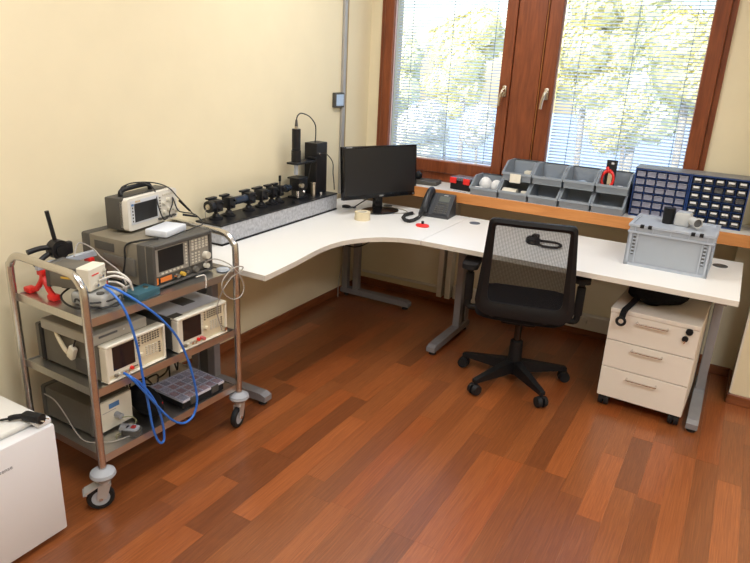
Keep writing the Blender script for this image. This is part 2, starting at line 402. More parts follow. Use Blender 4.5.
def in_view(p):
    cx, cy = (p[0] + p[1]) / 2, (p[2] + p[3]) / 2
    d = Vector((cx, p[3], 0)) - CAM; z = d.dot(RF)
    if z < 0.4: return 1e9
    u = 375 + FPX * d.dot(RX) / z; v = 281.5 + FPX * d.dot(RD) / z
    ok = -160 < u < 900 and 200 < v < 800 and cx > -0.1
    return (d.length if ok else 1e6 + d.length)
planks.sort(key=in_view)
unit = B().box(0, 1, 0, 1, -0.010, 0.0).build('plank', FLOORW, fl, smooth=False)
first = True
rest = B()
for k, (xa, xb, a, b_, t) in enumerate(planks):
    j = rnd.uniform(0.92, 1.08); c = tuple(v * j for v in tones[t]) + (1,)
    if k < 290:
        o = unit if first else copy_part(unit, fl)
        first = False
        o.location = (xa + GAPW / 2, a + GAPW / 2, 0); o.scale = (xb - xa - GAPW, b_ - a - GAPW, 1); o.color = c
    else:
        rest.box(xa + GAPW / 2, xb - GAPW / 2, a + GAPW / 2, b_ - GAPW / 2, -0.010, 0.0)
ro = rest.build('plank_field', FLOORW, fl, smooth=False); ro['kind'] = 'stuff'

# walls
struct(B().box(-0.15, 0.0, RMY - 0.15, 0.15, -0.06, RMZ + 0.1).build('wall_left', WALL, smooth=False))
bw = B()
WX0, WX1, WZ0, WZ1 = 0.09, 2.235, 0.90, 2.50
YB = 0.0
bw.box(0.0, WX0, YB, 0.30, -0.06, RMZ + 0.1); bw.box(WX1, RMX + 0.15, YB, 0.30, -0.06, RMZ + 0.1)
bw.box(WX0, WX1, YB, 0.30, -0.06, WZ0); bw.box(WX0, WX1, YB, 0.30, WZ1, RMZ + 0.1)
back = struct(bw.build('wall_back', WALL, smooth=False))
struct(B().box(2.49, 2.62, -0.118, 0.0, 0.0, 0.812).build('wall_niche', WALL, smooth=False))
struct(B().box(2.61, RMX, -0.47, 0.0, 0.0, RMZ).build('wall_pier', WALL, smooth=False))
struct(B().box(RMX, RMX + 0.15, RMY - 0.15, 0.0, -0.06, RMZ + 0.1).build('wall_right', WALL, smooth=False))
struct(B().box(0, RMX + 0.15, RMY - 0.15, RMY, -0.06, RMZ + 0.1).build('wall_front', WALL, smooth=False))
struct(B().box(-0.15, RMX + 0.15, RMY - 0.15, 0.30, RMZ, RMZ + 0.12).build('ceiling', CEIL, smooth=False))
struct(B().box(2.602, 2.612, -0.482, -0.458, 0.062, RMZ - 0.02).build('trim_1', DUCT, smooth=False), 'white corner strip on the pier')
# baseboards
def board(name, pts):
    b = B()
    for (x0, x1, y0, y1) in pts: b.box(x0, x1, y0, y1, 0.0, 0.055, 0.003, seg=1); 
    return struct(b.build(name, BASEW))
board('baseboard_left', [(0.0, 0.016, RMY + 0.02, -0.017)])
board('baseboard_back', [(0.0, 2.488, -0.016, 0.0)])
board('baseboard_niche', [(2.474, 2.60, -0.134, -0.118)])
board('baseboard_pier', [(2.594, 2.61, -0.486, -0.136), (2.594, RMX, -0.486, -0.47)])

# window sill (deep shelf in front of the windows)
SZ = 0.88; SY = -0.31
sl_ = struct(B().box(0.0, 2.608, SY + 0.014, 0.0, SZ - 0.062, SZ - 0.002).build('trim_2', SILLTOP, smooth=False), 'deep window sill with pale top')
o = B().box(0.0, 2.608, SY, SY + 0.014, SZ - 0.066, SZ, 0.002, seg=1).build('sill_front_board', SILLW, sl_)

# windows: one fixed frame and two sashes
wf = struct(B().box(WX0, WX0 + 0.03, -0.012, 0.10, WZ0 - 0.02, WZ1).box(WX1 - 0.028, WX1, -0.012, 0.10, WZ0 - 0.02, WZ1)
            .box(WX0 + 0.03, WX1 - 0.028, -0.012, 0.10, WZ1 - 0.04, WZ1).box(WX0 + 0.03, WX1 - 0.028, -0.014, 0.10, WZ0 - 0.02, WZ0 + 0.04)
            .box(1.03, 1.26, 0.021, 0.10, WZ0 + 0.04, WZ1 - 0.04).box(1.055, 1.245, -0.004, 0.021, WZ0 + 0.04, WZ1 - 0.04).box(WX0 + 0.02, 0.15, 0.021, 0.10, WZ0 + 0.04, WZ1 - 0.04).box(2.17, WX1 - 0.02, 0.021, 0.10, WZ0 + 0.04, WZ1 - 0.04).box(WX0 + 0.03, WX1 - 0.03, 0.021, 0.10, WZ0 + 0.03, 1.0).build('window_1', FRAMEW, smooth=False), 'red brown wooden window frame')
B().box(1.052, 1.228, -0.026, -0.004, WZ0 + 0.04, WZ1 - 0.04, 0.003, seg=1).build('mullion_cover', FRAMEW, wf)
B().box(1.228, 1.234, -0.018, -0.004, WZ0 + 0.04, WZ1 - 0.04, 0.004).build('moulding', SILLW, wf)
def sash(n, xa, xb, ga, gb, hx, lab):
    za, zb = WZ0 + 0.042, WZ1 - 0.042; gz0, gz1 = 1.022, WZ1 - 0.12
    s = struct(B().box(xa, ga, -0.034, 0.02, za, zb, 0.004, seg=1).box(gb, xb, -0.034, 0.02, za, zb, 0.004, seg=1)
               .box(ga, gb, -0.034, 0.02, za, gz0, 0.004, seg=1).box(ga, gb, -0.034, 0.02, gz1, zb, 0.004, seg=1).build('window_%d' % n, FRAMEW), lab)
    B().box(ga, gb, 0.004, 0.008, gz0, gz1).build('pane', GLASS, s, smooth=False)
    B().box(ga, ga + 0.006, -0.006, 0.004, gz0, gz1).box(gb - 0.006, gb, -0.006, 0.004, gz0, gz1).box(ga, gb, -0.006, 0.004, gz0, gz0 + 0.006).build('seal', SEAL, s, smooth=False)
    h = B().box(hx - 0.014, hx + 0.014, -0.044, -0.034, 1.475, 1.545, 0.008).build('handle_plate', BRASSH, s)
    B().cyl((hx, -0.04, 1.515), (hx, -0.072, 1.515), 0.010, n=12).tube([(hx, -0.072, 1.52), (hx - 0.004, -0.078, 1.50), (hx - 0.012, -0.078, 1.46), (hx - 0.016, -0.076, 1.42)], 0.0095).build('lever', BRASSH, h)
    return s
sash(2, 0.122, 1.048, 0.192, 0.978, 1.018, 'left window sash with blind')
sash(3, 1.245, 2.205, 1.325, 2.128, 1.288, 'right window sash with blind')
# venetian blinds hanging behind the panes
def blind(xa, xb, label):
    b = thing('venetian_blind', label, 'blind', ((xa + xb) / 2, 0.05, 1.03), 0)
    W = xb - xa - 0.008
    z1 = WZ1 - 0.125 - 1.03
    slat = None; k = 0; z = 0.012
    while z < z1 - 0.03:
        if slat is None:
            bb = B(); a = R_(21)
            prof = [(-0.0105, 0.0), (-0.004, 0.0011), (0.004, 0.0011), (0.0105, 0.0), (0.004, 0.0007), (-0.004, 0.0007)]
            bb.prism([(y * math.cos(a) - q * math.sin(a), y * math.sin(a) + q * math.cos(a)) for y, q in prof], -W / 2, W / 2, 'x')
            slat = bb.build('slat', SLATM, b, smooth=False); slat.location = (0, 0, z)
        else: copy_part(slat, b, (0, 0, z))
        z += 0.0196; k += 1
    B().box(-W / 2, W / 2, -0.012, 0.012, z1 - 0.025, z1).build('head_rail', SLATM, b, smooth=False)
    B().box(-W / 2, W / 2, -0.011, 0.011, -0.004, 0.004).build('bottom_rail', SLATM, b, smooth=False)
    for fx in (-0.36, 0.02, 0.40):
        B().box(fx * W - 0.0018, fx * W + 0.0018, -0.0135, -0.0125, 0.0, z1).build('ladder_cord', mat('cord_blue_grey', (0.25, 0.33, 0.42), 0.7, var=0.02), b, smooth=False)
blind(0.192, 0.978, 'white venetian blind in the left window, behind the monitor side')
blind(1.325, 2.128, 'white venetian blind in the right window, above the grey bins')

# pipes and trunking under the sill and on the left wall
tag(B().box(0.0, 0.022, -0.372, -0.338, 0.76, RMZ, 0.004).build('cable_conduit', CONDUIT), 'thin grey vertical conduit on the left wall near the window', 'conduit')
tag(B().box(0.0, 0.012, -0.337, -0.312, 0.76, RMZ, 0.002).build('ochre_side_strip', OCHRE), 'narrow ochre strip running beside the grey conduit', 'strip')  # narrow ochre-coloured strip next to the conduit
tag(B().tube([(0.02, -0.012, 0.105), (0.35, -0.012, 0.107), (0.68, -0.012, 0.11)], 0.011, smooth=0).build('heating_pipe', DUCT), 'thin white pipe along the wall below the desk corner', 'pipe')
vd = thing('vertical_trunking', 'pair of white vertical ducts on the wall behind the desk joint leg', 'duct', (0.70, 0, 0))
B().box(-0.018, 0.022, -0.075, -0.004, 0.056, 0.81, 0.003, seg=1).build('channel', DUCT, vd)
B().box(0.045, 0.085, -0.075, -0.004, 0.056, 0.81, 0.003, seg=1).build('channel', DUCT, vd)
B().box(0.022, 0.045, -0.02, -0.004, 0.056, 0.81).build('backing', INSTT, vd)
ht = thing('horizontal_trunking', 'white horizontal trunking low on the wall behind the chair and drawers', 'duct', (0.80, 0, 0))
B().box(0.0, 1.62, -0.055, -0.003, 0.058, 0.155, 0.004, seg=1).build('body', DUCT, ht)
B().cyl((0.93, -0.055, 0.118), (0.93, -0.085, 0.118), 0.024, 0.020, n=20).build('round_knob', DUCT, ht)
B().box(1.56, 1.60, -0.075, -0.055, 0.075, 0.19, 0.003, seg=1).build('end_box', STEELG, ht)
tag(B().tube([(2.66, -0.475, 0.95), (2.652, -0.478, 0.75), (2.645, -0.477, 0.55), (2.665, -0.478, 0.42), (2.72, -0.478, 0.38), (2.8, -0.478, 0.40)], 0.004).build('white_cable', CORDW), 'white cable hanging down the face of the right pier', 'cable')
th = thing('thermostat', 'small grey wall thermostat with pale blue screen left of the window', 'thermostat', (0, -0.413, 1.395))
B().box(0.0, 0.026, -0.056, 0.056, -0.048, 0.048, 0.005).build('housing', INSTD, th)
B().box(0.0255, 0.0275, -0.043, 0.045, -0.036, 0.036, 0.001, seg=1).build('display', mat('pale_display', (0.42, 0.55, 0.72), 0.3, var=0.05), th)

# ceiling lamps of the room (above the picture)
for k, (lx, ly) in enumerate(LAMPS):
    lab = ['ceiling light panel nearest the window and left wall', 'ceiling light panel above the cart side', 'ceiling light panel nearest the window on the right', 'ceiling light panel far right behind the camera'][k]
    c = thing('ceiling_light', lab, 'ceiling light', (lx, ly, RMZ - 0.06), 0, 'ceiling light panels')
    B().box(-0.31, 0.31, -0.62, -0.60, 0, 0.06).box(-0.31, 0.31, 0.60, 0.62, 0, 0.06).box(-0.31, -0.29, -0.6, 0.6, 0, 0.06).box(0.29, 0.31, -0.6, 0.6, 0, 0.06).build('lamp_frame', FRIDGE, c, smooth=False)
    B().box(-0.29, 0.29, -0.60, 0.60, 0.02, 0.03).build('diffuser', LAMPM, c, smooth=False)
    al = bpy.data.lights.new('panel_light', 'AREA'); al.shape = 'RECTANGLE'; al.size = 0.56; al.size_y = 1.16; al.energy = LAMP_W[k]; al.color = (0.915, 0.95, 1.0)
    ao = bpy.data.objects.new('panel_light', al); col.objects.link(ao); ao.parent = c; ao.location = (0, 0, 0.012)

# ------------------------------------------------------------------ outside
struct(B().box(-60, 60, 3, 90, -4.3, -4.2).build('ground_outside', LAWN, smooth=False))
def tree(label, u, v, dist, rad, sc, leaf, n, seed):
    c = hit(u, v, 1, dist); rr = random.Random(seed)
    t = thing('tree', label, 'tree', (c.x, c.y, -4.2), 0, 'trees outside the windows')
    hz = c.z + 4.2
    B().tube([(0, 0, 0), (0.15, 0.1, hz * 0.5), (0.05, 0, hz + rad * 0.3)], rad * 0.06, n=8).build('trunk', TRUNK, t)
    lobes = []
    for k in range(9):
        a = rr.uniform(0, 6.28); q = rr.uniform(0, 0.62)
        lobes.append((q * rad * math.cos(a), q * rad * math.sin(a), hz + rad * sc * rr.uniform(-0.6, 0.65), rad * rr.uniform(0.36, 0.56)))
    vs_, fs = [], []
    for k in range(n):
        lx, ly, lz, lr = rr.choice(lobes)
        d = Vector((rr.gauss(0, 1), rr.gauss(0, 1), rr.gauss(0, 1))).normalized()
        p = Vector((lx, ly, lz)) + d * lr * rr.uniform(0.75, 1.05)
        nn = (d + Vector((rr.gauss(0, .22), rr.gauss(0, .22), rr.gauss(0, .22)))).normalized(); a = nn.orthogonal().normalized(); b_ = nn.cross(a)
        s = rad * 0.055 * rr.uniform(0.7, 1.4); i0 = len(vs_)
        vs_ += [p - a * s, p + b_ * s * 0.6, p + a * s, p - b_ * s * 0.6]; fs.append((i0, i0 + 1, i0 + 2, i0 + 3))
    for lx, ly, lz, lr in lobes:
        nu, nv = 12, 8; i0 = len(vs_)
        for j in range(nv + 1):
            for i in range(nu):
                th, ph = math.pi * j / nv, 2 * math.pi * i / nu; q = lr * 0.86 * rr.uniform(0.93, 1.07)
                vs_.append(Vector((lx + q * math.sin(th) * math.cos(ph), ly + q * math.sin(th) * math.sin(ph), lz + q * math.cos(th))))
        for j in range(nv):
            for i in range(nu): fs.append((i0 + j * nu + i, i0 + j * nu + (i + 1) % nu, i0 + (j + 1) * nu + (i + 1) % nu, i0 + (j + 1) * nu + i))
    me = bpy.data.meshes.new('foliage'); me.from_pydata([tuple(q) for q in vs_], [], fs); me.materials.append(leaf)
    o = bpy.data.objects.new('foliage', me); col.objects.link(o); o.parent = t; o['kind'] = 'stuff'
tree('tall yellow green tree at the top centre of the left window', 462, 58, 12, 1.25, 1.0, LEAF1, 4200, 1)
tree('rounded yellowish tree low in the middle of the left window', 443, 92, 9, 0.55, 1.2, LEAF1, 3000, 2)
tree('pale cream shrub at the lower left of the left window', 428, 132, 8, 0.75, 0.7, LEAF3, 3200, 3)
tree('pale cream shrub at the lower right of the left window', 474, 128, 8.6, 0.55, 0.8, LEAF3, 2600, 4)
tree('hazy green tree at the left edge of the left window', 398, 78, 16, 1.3, 1.0, LEAF2, 3200, 5)
tree('tall yellow green tree at the left of the right window', 585, 52, 10, 1.15, 1.5, LEAF1, 5000, 6)
tree('dense green tree at the centre of the right window', 640, 60, 17, 2.2, 1.4, LEAF2, 5200, 7)
tree('big yellow green tree at the upper right of the right window', 692, 40, 12.5, 1.45, 1.5, LEAF1, 5000, 8)
tree('low green tree at the bottom centre of the right window', 622, 122, 7.5, 0.6, 0.9, LEAF1, 3600, 9)

# ================================================================== DESKS
DZ = 0.73; TT = 0.026
def wave_outline():
    # plan of the corner desk: left wall side, back side, joint, waved front
    front = [(0.968, -1.017), (0.91, -1.025), (0.84, -1.048), (0.77, -1.094), (0.71, -1.158), (0.665, -1.235), (0.638, -1.31), (0.626, -1.40), (0.628, -1.50), (0.640, -1.60), (0.658, -1.72), (0.672, -1.84), (0.682, -1.95), (0.686, -2.008)]
    return [(0.022, -2.008), (0.022, -0.298), (0.968, -0.298)] + front
cdk = thing('corner_desk', 'white corner desk with wavy front edge along the left wall', 'desk', (0, 0, 0))
top_ = B().prism(wave_outline()[::-1], DZ - TT, DZ).build('desktop', WHITE, cdk, smooth=False)
wo_ = wave_outline()
eb = B()
P = wo_[2:] + [wo_[0]]
P3 = [(x, y) for x, y in wo_[3:]] + [wo_[0]]
for a, b_ in zip(P3[:-1], P3[1:]):
    d = Vector((b_[0] - a[0], b_[1] - a[1])); n = Vector((-d.y, d.x)).normalized() * 0.0012
    if n.dot(Vector((0.7, -0.7))) < 0: n = -n
    eb.prism([(a[0], a[1]), (b_[0], b_[1]), (b_[0] + n.x, b_[1] + n.y), (a[0] + n.x, a[1] + n.y)], DZ - TT, DZ - 0.0005)
eb.build('edge_band', EDGE, cdk, smooth=False)
def cleg(parent, M, foot0, foot1, ups, top0=None, top1=None, post=0.05, slot=True):
    """C-shaped desk leg; foot along local x from foot0 to foot1"""
    r = thing('leg', '', ''); del r['label']; del r['category']; r.parent = parent; r.matrix_local = M
    B().prism([(foot0, 0.022), (foot0, 0.055), (foot0 + 0.02, 0.062), (foot1 - 0.03, 0.062), (foot1, 0.05), (foot1, 0.022)], -0.027, 0.027, 'y').build('foot', STEELG, r, smooth=False)
    for u in ups:
        B().box(u - post / 2, u + post / 2, -0.022, 0.022, 0.06, DZ - TT - 0.03, 0.003, seg=1).build('upright', STEELG, r)
    if slot: B().box(min(ups) - 0.018, max(ups) + 0.018, -0.010, 0.010, 0.062, DZ - TT - 0.03).build('cable_slot', GROOVE, r, smooth=False)
    a = foot0 + 0.04 if top0 is None else top0; b = foot1 - 0.10 if top1 is None else top1
    B().box(a, b, -0.025, 0.025, DZ - TT - 0.03, DZ - TT, 0.002, seg=1).build('top_bar', STEELG, r)
    for u in (foot0 + 0.04, foot1 - 0.035):
        B().cyl((u, 0, 0.0), (u, 0, 0.022), 0.022, 0.016, n=14).build('levelling_foot', RUBBER, r)
    return r
cleg(cdk, T(0, -0.300, 0), 0.02, 0.585, (0.048, 0.142), 0.03, 0.56, post=0.046, slot=False)
cleg(cdk, T(0, -1.893, 0), 0.03, 0.605, (0.135, 0.25), 0.06, 0.56)
B().cyl((0.40, -0.36, DZ - 0.002), (0.40, -0.36, DZ + 0.003), 0.03, n=24).build('cable_grommet', GROOVE, cdk)
sdk = thing('straight_desk', 'white straight desk under the windows with grey metal legs', 'desk', (0, 0, 0))
B().box(0.971, 2.528, -1.017, -0.296, DZ - TT, DZ).build('desktop', WHITE, sdk, smooth=False)
B().box(0.971, 2.5292, -1.0182, -1.017, DZ - TT, DZ - 0.0005).box(2.528, 2.5292, -1.017, -0.296, DZ - TT, DZ - 0.0005).build('edge_band', EDGE, sdk, smooth=False)
cleg(sdk, T(1.028, 0, 0) @ Rz(-90), 0.345, 0.895, (0.385, 0.50), 0.36, 0.93)
cleg(sdk, T(2.462, 0, 0) @ Rz(-90), 0.345, 0.945, (0.40, 0.515), 0.36, 0.95)
B().cyl((1.055, -0.43, DZ - 0.002), (1.055, -0.43, DZ + 0.003), 0.033, n=24).build('cable_grommet', mat('grommet_blue_grey', (0.10, 0.12, 0.16), 0.4, var=0.03), sdk)
B().cyl((2.425, -0.447, DZ - 0.002), (2.425, -0.447, DZ + 0.003), 0.036, n=24).build('cable_grommet', GROOVE, sdk)
B().cyl((2.425, -0.447, DZ + 0.003), (2.425, -0.447, DZ + 0.004), 0.026, n=24).build('cable_opening', INSTD, sdk)
tag(B().tube([(0.30, -0.34, 0.70), (0.24, -0.42, 0.60), (0.14, -0.47, 0.52), (0.10, -0.50, 0.46), (0.22, -0.46, 0.43), (0.33, -0.40, 0.50), (0.33, -0.36, 0.60), (0.32, -0.33, 0.70)], 0.0045).build('desk_cable', CORDB), 'black cable looping under the corner of the wavy desk', 'cable')
tag(B().tube([(0.31, -0.37, 0.70), (0.25, -0.40, 0.52), (0.12, -0.43, 0.44), (0.08, -0.40, 0.30), (0.05, -0.40, 0.12), (0.06, -0.42, 0.012)], 0.004).build('pale_cable', CORDG), 'pale cable dropping behind the desk corner leg to the floor', 'cable')

# ================================================================== DRAWER PEDESTAL
pd = thing('drawer_pedestal', 'white three drawer pedestal on black casters under the straight desk', 'drawer unit', (2.203, -0.925, 0), -2.2)
PW, PH, PD_ = 0.41, 0.548, 0.50
B().box(-PW / 2, -PW / 2 + 0.016, 0.018, PD_, 0.062, PH - 0.022).box(PW / 2 - 0.016, PW / 2, 0.018, PD_, 0.062, PH - 0.022).box(-PW / 2, PW / 2, 0.018, PD_, 0.062, 0.078).box(-PW / 2 + 0.016, PW / 2 - 0.016, PD_ - 0.012, PD_, 0.078, PH - 0.022).build('carcass', PEDW, pd, smooth=False)
B().box(-PW / 2 - 0.002, PW / 2 + 0.002, -0.004, PD_, PH - 0.022, PH, 0.002, seg=1).build('top', PEDW, pd)
zz = [(0.064, 0.226), (0.230, 0.376), (0.380, PH - 0.024)]
for a, b_ in zz:
    d = B().box(-PW / 2 + 0.001, PW / 2 - 0.001, 0.0, 0.0175, a, b_, 0.0015, seg=1).build('drawer', PEDW, pd)
    zc = {0.064: 0.192, 0.230: 0.350, 0.380: 0.500}[a] 
    x0, x1 = -0.073, 0.066
    B().tube([(x0, 0.0, zc), (x0, -0.022, zc), (x0 + 0.012, -0.026, zc), (x1 - 0.012, -0.026, zc), (x1, -0.022, zc), (x1, 0.0, zc)], 0.0045, smooth=3).build('handle', CHROME, d)
B().cyl((0.16, 0.0, 0.512), (0.16, -0.012, 0.512), 0.016, n=18).build('lock', BLACKP, pd)
kk = B().cyl((0.148, -0.004, 0.474), (0.148, -0.014, 0.474), 0.014, n=18).build('key', BLACKP, pd)
B().box(0.145, 0.151, -0.018, -0.014, 0.452, 0.466).build('key_tip', CHROME, kk)
def caster(parent, x, y, r=0.031, w=0.050, rot=0, zt=0.062, m1=BLACKP):
    c = B().cyl((x, y, zt - 0.012), (x, y, zt), 0.012, n=12).box(x - 0.011, x + 0.011, y - r * 0.9, y + r * 0.6, r, zt - 0.008, 0.003, seg=1).build('caster', m1, parent)
    for s in (-1, 1):
        B().cyl((x + s * w / 2 - s * 0.021, y, r), (x + s * w / 2, y, r), r, r * 0.92, n=20).build('wheel', RUBBER, c)
    return c
for sx in (-1, 1):
    for yy in (0.038, PD_ - 0.06): caster(pd, sx * (PW / 2 - 0.034), yy)
# black bag on top of the pedestal
bg = thing('black_bag', 'black fabric bag slumped on the drawer pedestal with strap hanging over', 'bag', (2.165, -0.575, PH + 0.001), 0)
def bagf(u, v):
    a = 2 * math.pi * u; t = v
    rx = 0.148 * (1 + 0.08 * math.cos(3 * a)) ; ry = 0.215 * (1 + 0.06 * math.sin(2 * a + 1))
    k = math.sin(math.pi * (0.5 + 0.5 * t)) ** 0.45 if t < 1 else 0.0
    k = (1 - t ** 3.2) ** 0.5 if t < 1 else 0.0
    z = 0.012 + 0.115 * t + 0.008 * math.sin(5 * a) * (1 - t)
    k0 = min(1, 0.86 + t * 0.8)
    return (Vector((rx * k * k0 * math.cos(a), ry * k * k0 * math.sin(a) - 0.02, z)), Vector((0, 0, 0)))
bb = B().grid(bagf, 36, 12)
bmesh.ops.remove_doubles(bb.bm, verts=bb.bm.verts, dist=0.0005)
ee = [e for e in bb.bm.edges if e.is_boundary]
if ee: bmesh.ops.contextual_create(bb.bm, geom=ee)
bmesh.ops.translate(bb.bm, verts=bb.bm.verts, vec=(0, 0, -0.006))
bb.build('body', FABRIC, bg, ang=80)
def strapf(pts, wd):
    b = B(); q = [Vector(p) for p in pts]
    for i in range(len(q) - 1):
        pass
    V = []
    for i, p in enumerate(q):
        d = (q[min(i + 1, len(q) - 1)] - q[max(i - 1, 0)]).normalized(); s = Vector((0.9, -0.2, 0)); s = (s - d * s.dot(d)).normalized(); n = d.cross(s) * 0.003
        V.append([b.bm.verts.new(p + s * wd / 2 + n), b.bm.verts.new(p - s * wd / 2 + n), b.bm.verts.new(p - s * wd / 2 - n), b.bm.verts.new(p + s * wd / 2 - n)])
    for a, c in zip(V[:-1], V[1:]):
        for k in range(4): b.bm.faces.new((a[k], a[(k + 1) % 4], c[(k + 1) % 4], c[k]))
    b.bm.faces.new(V[0][::-1]); b.bm.faces.new(V[-1]); return b
strapf([(-0.05, -0.16, 0.05), (-0.075, -0.23, 0.025), (-0.09, -0.30, 0.012), (-0.10, -0.362, 0.010), (-0.104, -0.385, -0.004), (-0.106, -0.392, -0.028)], 0.03).build('strap', FABRIC, bg)
B().torus((0, 0, 0), 0.019, 0.007, M=T(-0.108, -0.394, -0.046) @ Rx(90)).build('strap_ring', BLACKP, bg)

# ================================================================== OFFICE CHAIR
CH = thing('office_chair', 'black mesh back office chair with armrests at the straight desk', 'office chair', (1.546, -0.921, 0), 13)
for wa in (178.5, -114, -42, 34.5, 106.5):
    a = wa - 13
    M = Rz(a)
    sp = B().prism([(0.02, 0.062), (0.02, 0.135), (0.06, 0.130), (0.285, 0.094), (0.302, 0.088), (0.302, 0.070), (0.285, 0.068)], -0.022, 0.022, 'y', M)
    for v in sp.bm.verts:
        q = Rz(-a) @ v.co
        if q.x > 0.2: q.y *= 0.62
        v.co = Rz(a) @ q
    spo = sp.build('base_arm', BLACKP, CH)
    ca = B().cyl((0.292, 0, 0.05), (0.292, 0, 0.072), 0.009, n=10, M=M).box(0.276, 0.310, -0.006, 0.006, 0.026, 0.064, 0.003, M=M, seg=1).build('caster', BLACKP, spo)
    for s in (-1, 1):
        B().cyl((0.294, s * 0.007, 0.031), (0.294, s * 0.028, 0.031), 0.031, 0.027, n=20, M=M).build('wheel', RUBBER, ca)
B().lathe([(0.036, 0.055), (0.038, 0.14), (0.036, 0.19), (0.034, 0.245), (0.028, 0.25)], 20).build('hub', BLACKP, CH)
B().cyl((0, 0, 0.25), (0, 0, 0.40), 0.019, n=18).build('gas_column', BLACKG, CH)
B().box(-0.09, 0.09, -0.14, 0.12, 0.385, 0.425, 0.012).build('tilt_mechanism', BLACKP, CH)
B().cyl((0.09, 0.02, 0.395), (0.20, 0.03, 0.39), 0.006, n=10).box(0.19, 0.25, 0.015, 0.045, 0.384, 0.396, 0.004).build('lever', BLACKP, CH)
def seatf(u, v):
    x = (u - 0.5) * 2; y = (v - 0.5) * 2
    wx = 0.245 * (1 - 0.06 * max(0, -y)); 
    # rounded square outline
    k = (abs(x) ** 5 + abs(y) ** 5) ** (1 / 5); m_ = max(abs(x), abs(y)); f = m_ / k if k > 1e-6 else 1
    z = 0.470 - 0.010 * (1 - x * x) * (1 - y * y) - 0.03 * max(0, y - 0.6) ** 1.4 - 0.02 * (max(abs(x), abs(y)) ** 8)
    return (Vector((x * f * wx, y * f * 0.225 + 0.032, z)), Vector((0, 0, 1)))
B().grid(seatf, 24, 24, 0.055).build('seat', FABRIC, CH, ang=80)
# backrest: frame ring and mesh on a leaning, slightly curved surface
def bsurf(x, z):
    t = (z - 0.47) / 0.52
    y = -0.215 - 0.02 * t - 0.085 * t * t + 0.25 * x * x
    return Vector((x + 0.018, y, z - 0.005))
def bline(sc_w, z0, z1, rb, rt, wb, wt, n=10):
    pts = []
    for (sx, zc, wv, r, a0) in ((1, z1 - rt, wt, rt, 0), (-1, z1 - rt, wt, rt, 90), (-1, z0 + rb, wb, rb, 180), (1, z0 + rb, wb, rb, 270)):
        for k in range(n + 1):
            a = R_(a0 + 90 * k / n); pts.append((sx * (wv - r) + r * math.cos(a), zc + r * math.sin(a)))
    return pts
outer = bline(1, 0.456, 0.985, 0.08, 0.030, 0.245, 0.205); inner = bline(1, 0.532, 0.950, 0.035, 0.012, 0.185, 0.172)
def subdiv(p, k=4):
    q = []
    for i in range(len(p)):
        a, b_ = p[i], p[(i + 1) % len(p)]
        m_ = k if math.dist(a, b_) > 0.06 else 1
        for j in range(m_): q.append((a[0] + (b_[0] - a[0]) * j / m_, a[1] + (b_[1] - a[1]) * j / m_))
    return q
outer, inner = subdiv(outer, 6), subdiv(inner, 6)
n_ = min(len(outer), len(inner))
fb = B(); loops = []
assert len(outer) == len(inner)
for pts, off in ((outer, -0.008), (outer, 0.016), (inner, 0.012), (inner, -0.006)):
    loops.append([fb.bm.verts.new(bsurf(x, z) + Vector((0, off, 0))) for x, z in pts])
mid = [fb.bm.verts.new(bsurf((a[0] + b_[0]) / 2, (a[1] + b_[1]) / 2) + Vector((0, -0.020, 0))) for a, b_ in zip(outer, inner)]
seq = [loops[0], loops[1], loops[2], loops[3], mid]
for i in range(5):
    a, b_ = seq[i], seq[(i + 1) % 5]
    for k in range(n_): fb.bm.faces.new((a[k], a[(k + 1) % n_], b_[(k + 1) % n_], b_[k]))
BF = fb.build('back_frame', BLACKP, CH, ang=40)
def meshf(u, v):
    z = 0.526 + (0.956 - 0.526) * v; wv = 0.186 + (0.174 - 0.186) * v
    return (bsurf((u - 0.5) * 2 * wv, z), Vector((0, 1, 0)))
B().grid(meshf, 12, 14).build('back_mesh', MESHF, CH)
B().tube([(-0.17, -0.20, 0.50), (-0.12, -0.17, 0.44), (0, -0.12, 0.41), (0.12, -0.17, 0.44), (0.17, -0.20, 0.50)], 0.02).build('back_bracket', BLACKP, CH)
for s in (-1, 1):
    ar = B().box(s * 0.29 - 0.022, s * 0.29 + 0.022, -0.012, 0.022, 0.44, 0.60, 0.008).tube([(s * 0.20, 0.0, 0.425), (s * 0.25, 0.0, 0.405), (s * 0.285, 0.003, 0.41), (s * 0.29, 0.005, 0.46)], 0.017, n=10).build('arm_post', BLACKP, CH)
    B().box(s * 0.29 - 0.016, s * 0.29 + 0.016, -0.008, 0.018, 0.60, 0.645, 0.005).build('arm_slider', BLACKP, ar)
    b = B().prism([(x + s * 0.285, y + 0.01) for x, y in rrect(0.085, 0.22, 0.032, 6)], 0.642, 0.668)
    b.build('arm_pad', RUBBER, CH, ang=50)

